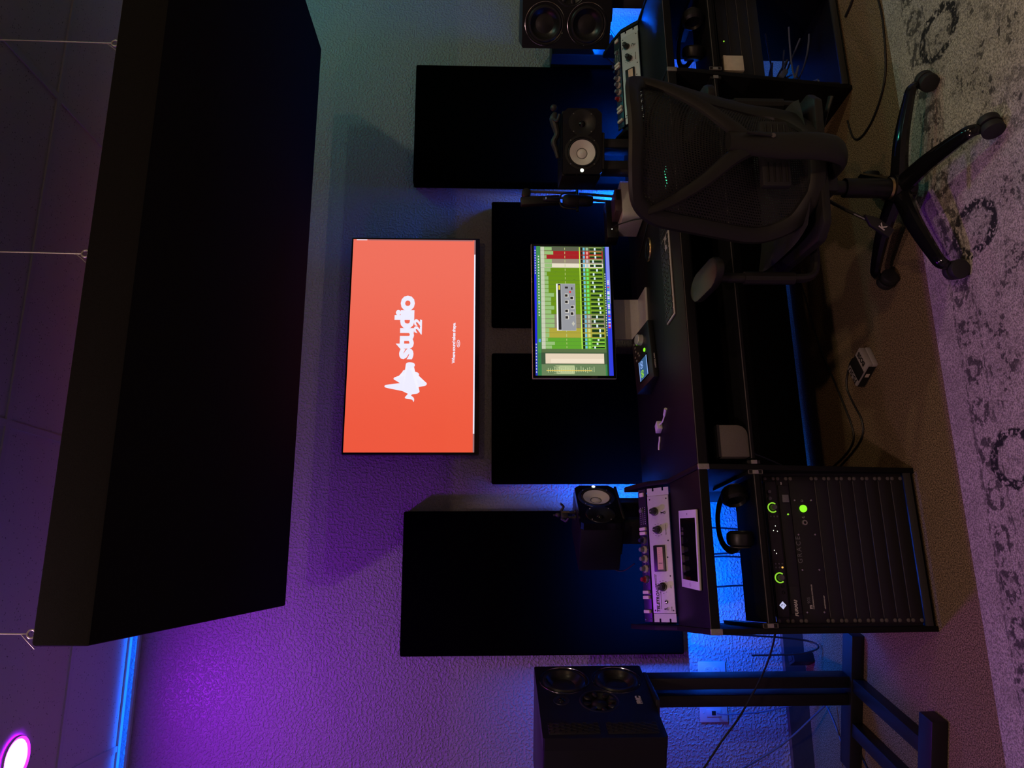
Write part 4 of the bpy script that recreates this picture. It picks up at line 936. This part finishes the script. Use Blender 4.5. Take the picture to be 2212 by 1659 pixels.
# ================================================================== MICROPHONE ON BOOM ARM
mic = thing('microphone', 'black broadcast microphone hanging upright in front of the right panel', 'microphone', (1.655, -0.45, 1.058))
G().lathe([(0.0, 0.070), (0.016, 0.068), (0.026, 0.058), (0.030, 0.040), (0.0295, -0.002), (0.027, -0.006)], seg=28).build('foam_windscreen', 'rubber', mic)
G().lathe([(0.027, -0.004), (0.0275, -0.03), (0.026, -0.062), (0.020, -0.072), (0.0, -0.073)], seg=28).build('body', 'plastic', mic)
yk = G().tube([(-0.043, 0.0, 0.004), (-0.040, 0.0, 0.045), (-0.030, 0.0, 0.074), (0.0, 0.0, 0.086)], 0.004, 6).tube([(0.043, 0.0, 0.004), (0.040, 0.0, 0.045), (0.030, 0.0, 0.074), (0.0, 0.0, 0.086)], 0.004, 6).build('yoke', 'plastic', mic)
for s in (-1, 1):
    G().cyl((s*0.027, 0, 0.0), (s*0.055, 0, 0.0), 0.007, seg=12).build('side_knob', 'plastic', yk)
    G().cyl((s*0.044, -0.003, 0.006), (s*0.044, -0.005, 0.006), 0.003, seg=8).build('side_screw', 'chrome', yk)
arm = thing('boom_arm', 'black jointed boom arm rising from the desk behind the microphone', 'microphone arm', (1.70, -0.44, ZT))
G().cyl((-0.02, 0.03, 0.0), (-0.02, 0.03, 0.03), 0.026, seg=20, bev=0.003).build('desk_mount', 'plastic', arm)
for dx in (-0.014, 0.014): G().tube([(-0.02+dx, 0.03, 0.03), (0.006+dx, 0.04, 0.30), (0.012+dx, 0.04, 0.50)], 0.0065, 8).build('lower_rod', 'gapgrey', arm)
G().cyl((0.012, 0.02, 0.515), (0.012, 0.055, 0.515), 0.022, seg=18, bev=0.002).build('elbow_joint', 'plastic', arm)
G().box((-0.02, -0.012, 0.36), (0.022, 0.02, 0.545), 0.006, M=Matrix.Translation((-0.012, 0.0, 0.0)) @ Matrix.Rotation(math.radians(-4), 4, 'Y')).build('upper_arm', 'plastic', arm)
G().cyl((-0.043, -0.010, 0.362), (-0.040, -0.010, 0.44), 0.012, seg=14, bev=0.002).build('swivel_clamp', 'plastic', arm)
G().cyl((-0.048, -0.0225, 0.425), (-0.036, -0.0225, 0.425), 0.004, seg=10).build('clamp_bolt', 'chrome', arm)
# ================================================================== OFFICE CHAIR
CHR = math.radians(-4)
ch = thing('office_chair', 'black mesh office chair turned to the desk, seen from behind', 'chair', (1.204, -1.416, 0.008), CHR)
def cz(z): return z-0.008
def cf_(x, z):
    """depth of the backrest shell: lumbar forward, top leaning back, edges wrapping forward"""
    pts = [(0.46, -0.205), (0.55, -0.190), (0.65, -0.195), (0.78, -0.245), (0.92, -0.305), (1.07, -0.365)]
    z = min(max(z, pts[0][0]), pts[-1][0])
    for (a, fa_), (b, fb) in zip(pts, pts[1:]):
        if a <= z <= b: f0 = fa_+(fb-fa_)*(z-a)/(b-a); break
    return f0 + 0.095*(x/0.215)**2
def half(z):
    pts = [(0.485, 0.10), (0.52, 0.165), (0.60, 0.205), (0.70, 0.212), (0.85, 0.212), (0.98, 0.212), (1.035, 0.195), (1.06, 0.165)]
    for (a, fa_), (b, fb) in zip(pts, pts[1:]):
        if a <= z <= b: return fa_+(fb-fa_)*(z-a)/(b-a)
    return pts[-1][1]
zs = [0.487, 0.50, 0.53, 0.58, 0.64, 0.70, 0.76, 0.82, 0.88, 0.94, 0.99, 1.03, 1.055]
loop = [(-half(z), z) for z in zs] + [(x, 1.065) for x in (-0.10, 0.0, 0.10)] + [(half(z), z) for z in zs[::-1]] + [(x, 0.480) for x in (0.06, 0.0, -0.06)]
P = [(x, cf_(x, z), cz(z)) for x, z in loop]
G().tube(P+[P[0], P[1]], 0.027, 10, flat=0.50, up=Vector((0, 1, 0)), sub=4, caps=False).build('back_frame', 'chair', ch)
g = G(); grid = []
for z in [0.485+0.58*k/24 for k in range(25)]:
    hw = half(min(max(z, 0.4851), 1.0599))-0.006
    grid.append([g.bm.verts.new((hw*(2*i/16-1), cf_(hw*(2*i/16-1), z)+0.006, cz(z))) for i in range(17)])
for a, b in zip(grid, grid[1:]):
    for i in range(16): g.bm.faces.new((a[i], a[i+1], b[i+1], b[i]))
g.build('back_mesh', 'weave', ch)
# Y-shaped brace with a slotted spine
def sp(x, z, off=-0.045): return (x, cf_(x, z)+off, cz(z))
for s in (-1, 1):
    G().tube([sp(s*0.012, 0.72, -0.06), sp(s*0.05, 0.775, -0.058), sp(s*0.12, 0.86, -0.04), sp(s*0.175, 0.95, -0.025), sp(s*0.205, 1.02, -0.010)], [0.027, 0.023, 0.019, 0.016, 0.011], 10, flat=0.6, up=Vector((0, 1, 0))).build('brace_arm', 'chair', ch)
spine = G().tube([sp(0, 0.785, -0.055), sp(0, 0.72, -0.068), sp(0, 0.62, -0.085), sp(0, 0.53, -0.088), (0, -0.262, cz(0.455)), (0, -0.215, cz(0.415)), (0, -0.12, cz(0.405))], [0.030, 0.038, 0.042, 0.043, 0.044, 0.042, 0.036], 14, flat=0.5, up=Vector((0, 1, 0))).build('spine', 'chair', ch)
q0, q1 = Vector(sp(0.020, 0.735, -0.0895)), Vector(sp(0.020, 0.655, -0.1030))
G().tube([q0, q1], 0.0045, 8, smooth=False).build('slot', 'ink', spine); G().cyl(q1+Vector((0, 0.006, -0.004)), q1+Vector((0, -0.004, -0.004)), 0.007, seg=12, bev=0.001).build('slot_button', 'gapgrey', spine)
# lumbar pad with ribs, between mesh and spine
lp = G().box((-0.105, -0.235, cz(0.575)), (0.105, -0.205, cz(0.665)), 0.010).build('lumbar_pad', 'rubber', ch)
for k in range(4):
    for s in (-1, 1): G().box((s*0.062-0.030, -0.238, cz(0.588+k*0.019)), (s*0.062+0.030, -0.2345, cz(0.592+k*0.019)), 0.0008, 1).build('rib', 'chair', lp)
# seat
g = G().prism([(x, y) for x, y in [(-0.245, -0.15), (-0.20, -0.20), (0.20, -0.20), (0.245, -0.15), (0.250, 0.20), (0.215, 0.265), (-0.215, 0.265), (-0.250, 0.20)]], 'z', cz(0.445), cz(0.475), 0.010); g.build('seat_frame', 'chair', ch)
g = G(); grid = []
for j in range(13):
    y = -0.185+0.44*j/12; row = []
    for i in range(13):
        x = 0.232*(2*i/12-1)*(1-0.12*(abs(2*j/12-1))**4)
        row.append(g.bm.verts.new((x, y, cz(0.482)+0.028*(abs(x)/0.232)**2+0.02*(1-(j/12))**3*0.6)))
    grid.append(row)
for a, b in zip(grid, grid[1:]):
    for i in range(12): g.bm.faces.new((a[i], a[i+1], b[i+1], b[i]))
g.build('seat_mesh', 'seatweave', ch)
# under-seat mechanism with levers
G().box((-0.075, -0.14, cz(0.385)), (0.075, 0.10, cz(0.445)), 0.012).build('tilt_mechanism', 'plastic', ch)
lv = G().tube([(-0.06, -0.06, cz(0.405)), (-0.12, -0.10, cz(0.35)), (-0.17, -0.13, cz(0.29))], [0.006, 0.005, 0.005], 8).build('tilt_lever', 'plastic', ch)
G().prism([(-0.150, cz(0.315)), (-0.185, cz(0.300)), (-0.225, cz(0.245)), (-0.200, cz(0.225)), (-0.160, cz(0.275))], 'y', -0.142, -0.128, 0.003).build('lever_paddle', 'plastic', lv)
text('K', 0.030, (-0.192, -0.1435, cz(0.262)), 'whiteink', lv, 'tag_print', bold=0.0006, M=Matrix.Rotation(math.radians(40), 4, 'Y'))
G().tube([(0.06, -0.05, cz(0.40)), (0.16, -0.09, cz(0.40)), (0.25, -0.13, cz(0.385))], [0.006, 0.008, 0.015], 8, flat=0.5).build('height_lever', 'chair', ch)
# arms
for s in (-1, 1):
    am = G().tube([(s*0.12, 0.02, cz(0.415)), (s*0.24, 0.02, cz(0.405)), (s*0.298, 0.02, cz(0.425)), (s*0.306, 0.02, cz(0.50))], [0.020, 0.020, 0.020, 0.019], 10, flat=0.75).tube([(s*0.306, 0.02, cz(0.48)), (s*0.306, 0.02, cz(0.645))], 0.021, 10).build('arm_post', 'chair', ch)
    G().cyl((s*0.306, 0.02, cz(0.62)), (s*0.306, 0.02, cz(0.738)), 0.016, seg=14).build('arm_slider', 'chair', am)
    pd = [(s*0.298+0.062*math.cos(q), 0.075+0.155*math.sin(q)) for q in [k*PI/12 for k in range(24)]]
    pd = [(s*0.298+max(-0.050, min(0.050, x_-s*0.298)), y_) for x_, y_ in pd]
    G().prism(pd, 'z', cz(0.737), cz(0.764), 0.008).build('arm_pad', 'chair', am)
# column, star base, casters
G().cyl((0, 0, cz(0.14)), (0, 0, cz(0.30)), 0.032, seg=20, bev=0.002).build('column_shroud', 'plastic', ch)
G().cyl((0, 0, cz(0.30)), (0, 0, cz(0.39)), 0.024, seg=20).build('gas_lift', 'plastic', ch)
G().lathe([(0.034, cz(0.14)), (0.037, cz(0.145)), (0.034, cz(0.152))], seg=24).build('lift_collar', 'brass', ch)
G().lathe([(0.0, cz(0.145)), (0.045, cz(0.143)), (0.05, cz(0.12)), (0.046, cz(0.075)), (0.0, cz(0.07))], seg=24).build('hub', 'gloss', ch)
for k in range(5):
    a = math.radians(-17+72*k)-CHR; c_, s_ = math.cos(a), math.sin(a)
    lg = G().tube([(0.03*c_, 0.03*s_, cz(0.115)), (0.16*c_, 0.16*s_, cz(0.112)), (0.29*c_, 0.29*s_, cz(0.092)), (0.325*c_, 0.325*s_, cz(0.082)), (0.338*c_, 0.338*s_, cz(0.062))], [0.034, 0.029, 0.022, 0.020, 0.015], 10, flat=0.8).build('base_leg', 'gloss', ch)
    sw_ = a+0.9*(k % 3)-0.6
    tx, ty = math.cos(sw_), math.sin(sw_)
    cs = G().cyl((0.338*c_, 0.338*s_, cz(0.080)), (0.338*c_, 0.338*s_, cz(0.045)), 0.010, seg=10).build('caster_stem', 'plastic', lg)
    for q in (-1, 1):
        wc = Vector((0.338*c_+0.012*tx, 0.338*s_+0.012*ty, cz(0.030+0.008)))
        ax = Vector((-ty, tx, 0))
        p0, p1 = wc+ax*q*0.003, wc+ax*q*0.026
        w_ = G().cyl(p0, p1, 0.030, seg=24, bev=0.004).build('caster_wheel', 'rubber', lg)
# ================================================================== FLOOR ITEMS AND CABLES
pd = thing('foot_switch', 'white foot switch pedal lying on the carpet with its cable', 'foot pedal', (0.737, -0.875, 0.0), math.radians(-62))
G().box((-0.065, -0.045, 0.0), (0.065, 0.045, 0.020), 0.003).build('base', 'pedal', pd)
G().prism([(-0.045, 0.020), (0.045, 0.020), (0.045, 0.044), (-0.045, 0.040)], 'x', -0.062, 0.062, 0.003).build('body', 'pedal', pd)
G().prism([(-0.0465, 0.0395), (0.0405, 0.0435), (0.0405, 0.047), (-0.0465, 0.044)], 'x', -0.030, 0.022, 0.002).build('rubber_pad', 'rubber', pd)
RT = Matrix.Rotation(math.atan(4/90), 4, 'X')
def flat_text(body, size, x, y, z, m, par, rot=0.0, bold=0.0):
    return text(body, size, (x, y, z), m, par, bold=bold, M=RT @ Matrix.Rotation(rot, 4, 'Z') @ FL, ext=0.0002)
flat_text('FS-5U', 0.030, -0.047, 0.0, 0.0425, 'ink', pd, rot=PI/2, bold=0.0006)
flat_text('BOSS', 0.028, 0.042, 0.002, 0.0425, 'ink', pd, rot=PI/2, bold=0.0010)
G().box((-0.064, -0.0462, 0.004), (0.05, -0.0448, 0.032)).build('end_panel', 'ink', pd)
G().box((-0.008, -0.0475, 0.012), (0.010, -0.0455, 0.026)).build('slide_switch', 'cream', pd)
G().cyl((-0.012, 0.045, 0.018), (-0.012, 0.075, 0.018), 0.006, seg=12).build('plug', 'chrome', pd)
def cable(name, pts, r, m, label, cat='cable', group=None):
    o = G().tube(pts, r, 6, sub=5).build(name, m); return tag(o, label, cat, group)
cable('pedal_cable', [(0.790, -0.806, 0.018), (0.775, -0.745, 0.006), (0.705, -0.70, 0.0045), (0.625, -0.737, 0.0045), (0.54, -0.79, 0.0045), (0.47, -0.765, 0.0045), (0.40, -0.60, 0.0045), (0.36, -0.45, 0.0045)], 0.0038, 'cable', 'dark cable curling over the carpet from the foot switch')
cable('floor_cable', [(1.35, -0.33, 0.0045), (1.25, -0.393, 0.0045), (0.95, -0.495, 0.0045), (0.69, -0.632, 0.0045), (0.516, -0.711, 0.0045), (0.448, -0.668, 0.0045), (0.40, -0.52, 0.0045), (0.38, -0.40, 0.0045)], 0.0038, 'cable', 'long dark cable on the carpet behind the foot switch')
cable('hanging_lead', [(0.42, -0.72, 0.575), (0.44, -0.68, 0.46), (0.40, -0.62, 0.30), (0.33, -0.60, 0.16)], 0.004, 'bluecable', 'blue-lit lead hanging below the centre tray by the left rack')
cable('chair_floor_cable', [(2.30, -1.24, 0.0045), (2.065, -1.279, 0.0045), (1.937, -1.285, 0.0045), (1.76, -1.256, 0.0045), (1.665, -1.167, 0.0045), (1.632, -1.063, 0.0045), (1.66, -0.99, 0.0045), (1.76, -0.96, 0.0045)], 0.0036, 'cable', 'black cable looping over the carpet between right rack and rug')
cable('plug_lead', [(2.187, -1.045, 0.006), (2.205, -1.10, 0.006), (2.25, -1.17, 0.006)], 0.0045, 'cable', 'short black plug end on the carpet at the foot of the right rack')
cable('stand_cable', [(-0.20, -0.55, 0.34), (-0.273, -0.61, 0.356), (-0.404, -0.62, 0.414), (-0.559, -0.62, 0.517), (-0.647, -0.62, 0.594), (-0.78, -0.62, 0.70)], 0.0042, 'cable', 'black cable slanting across the front of the left stand posts')
cable('network_cable', [(-0.664, -0.020, 0.430), (-0.664, -0.045, 0.38), (-0.652, -0.05, 0.22), (-0.62, -0.07, 0.08), (-0.60, -0.15, 0.006), (-0.63, -0.24, 0.005), (-0.76, -0.34, 0.005)], 0.0030, 'bluecable', 'pale network cable dropping from the lower wall plate to the floor')
cable('floor_lead', [(-0.52, -0.30, 0.006), (-0.569, -0.30, 0.034), (-0.632, -0.30, 0.11), (-0.72, -0.30, 0.226), (-0.789, -0.30, 0.349), (-0.86, -0.30, 0.50)], 0.0040, 'bluecable', 'thin lead curving up over the baseboard beside the stand')
cable('stand_floor_cable', [(-0.66, -0.39, 0.005), (-0.72, -0.46, 0.005), (-0.82, -0.56, 0.005), (-0.95, -0.60, 0.005)], 0.0038, 'cable', 'black cable on the carpet leaving the rear bar of the stand')
for k, (pts, lab) in enumerate([
    ([(-0.10, -0.10, 0.70), (-0.11, -0.06, 0.50), (-0.10, -0.08, 0.20), (-0.12, -0.12, 0.006)], 'straight black cable behind the left tray, nearest the stand'),
    ([(0.02, -0.20, 0.72), (0.0, -0.10, 0.60), (0.03, -0.08, 0.40), (0.02, -0.1, 0.2)], 'curved black cable behind the left tray, second from the stand'),
    ([(0.05, -0.25, 0.72), (0.09, -0.12, 0.62), (0.04, -0.10, 0.48), (0.06, -0.12, 0.2)], 'slanting black cable behind the left tray'),
    ([(0.14, -0.25, 0.72), (0.13, -0.15, 0.60), (0.16, -0.12, 0.45), (0.15, -0.12, 0.25)], 'black cable behind the left tray, nearest the headphones'),
    ([(-0.30, -0.20, 0.50), (-0.33, -0.18, 0.10), (-0.36, -0.22, 0.02), (-0.39, -0.20, 0.10), (-0.40, -0.16, 0.30)], 'black cable loop hanging to the floor between left rack and stand')]):
    cable('rear_cable', pts, 0.0042, 'cable', lab, group='cables behind the left rack bay')
# heap of leads in the empty part of the right rack: individual cables, one connector
lab = ['highest blue-lit cable in the open right rack', 'second blue-lit cable in the open right rack', 'third blue-lit cable in the open right rack', 'fourth blue-lit cable in the open right rack', 'lowest blue-lit cable in the open right rack']
for k in range(5):
    random.seed(40+k); pts = []
    for j in range(7): q = dw(2.15+0.05*j+random.uniform(-0.05, 0.05), 0.18+random.uniform(-0.08, 0.12), 0.06+0.22*(1-k/5)*random.uniform(0.5, 1.0)); pts.append(tuple(q))
    cable('rack_cable', pts, 0.004, 'bluecable', lab[k], group='cables inside the right rack')
o = G().box((-0.03, -0.012, -0.012), (0.03, 0.012, 0.012), 0.003).cyl((0.03, 0, 0), (0.05, 0, 0), 0.005, seg=8).build('cable_connector', 'bluecable'); o.location = dw(2.23, 0.10, 0.235); o.rotation_euler = (0.3, 0.6, 0.4); tag(o, 'pale connector among the cables in the right rack', 'connector')
# speaker leads behind the right loudspeaker
cable('speaker_lead', [(2.58, -0.28, 0.88), (2.54, -0.24, 0.80), (2.46, -0.28, 0.72), (2.40, -0.32, 0.62)], 0.006, 'cable', 'thick lead from the right loudspeaker to the desk', group='leads below the right loudspeaker')
cable('speaker_lead', [(2.86, -0.22, 0.86), (2.70, -0.22, 0.78), (2.50, -0.30, 0.66), (2.42, -0.34, 0.6)], 0.0055, 'cable', 'thinner lead crossing the blue wall below the right loudspeaker', group='leads below the right loudspeaker')
cable('monitor_lead', [(0.02, -0.37, 0.98), (-0.02, -0.37, 0.94), (-0.03, -0.39, 0.90), (0.0, -0.44, 0.86)], 0.003, 'cable', 'thin black lead behind the left monitor speaker')
# power brick on the floor by the baseboard
o = thing('power_brick', 'black power brick standing on the carpet by the baseboard', 'power adapter', (-0.425, -0.085, 0.0), math.radians(20))
G().box((-0.022, -0.035, 0.0), (0.022, 0.035, 0.095), 0.006).build('body', 'plastic', o); G().box((-0.010, -0.020, 0.095), (0.010, 0.020, 0.098), 0.001).build('socket', 'rubber', o)
# ------------------------------------------------------------------ wall plates
def wall_plate(x, z, label, duplex):
    t = thing('wall_plate', label, 'wall outlet', (x, 0.0, z), group='outlet plates low on the wall')
    G().box((-0.040, -0.006, -0.064), (0.040, -0.0005, 0.064), 0.003).build('cover', 'plate', t)
    if duplex:
        for s in (-1, 1):
            r = G().lathe([(0.0, 0.004), (0.0165, 0.004), (0.0175, 0.002), (0.0175, 0)], (0, -0.005, s*0.0195), (0, -1, 0), 24).build('receptacle', 'plate', t)
            G().box((-0.007, -0.0095, s*0.0195-0.002), (-0.005, -0.0088, s*0.0195+0.006)).box((0.005, -0.0095, s*0.0195-0.002), (0.007, -0.0088, s*0.0195+0.006)).build('slot', 'ink', r)
    else:
        G().box((-0.0165, -0.0085, -0.0335), (0.0165, -0.005, 0.0335), 0.002).build('insert', 'plate', t); G().box((-0.009, -0.0092, -0.008), (0.009, -0.0084, 0.010)).build('socket_opening', 'ink', t)
    for z_ in (-0.048, 0.048): G().lathe([(0, 0.0015), (0.003, 0.001), (0.0035, 0)], (0, -0.006, z_), (0, -1, 0), 10).build('plate_screw', 'plate', t)
wall_plate(-0.482, 0.437, 'double power outlet plate right of the stand posts', True)
wall_plate(-0.664, 0.441, 'network outlet plate left of the stand posts', False)
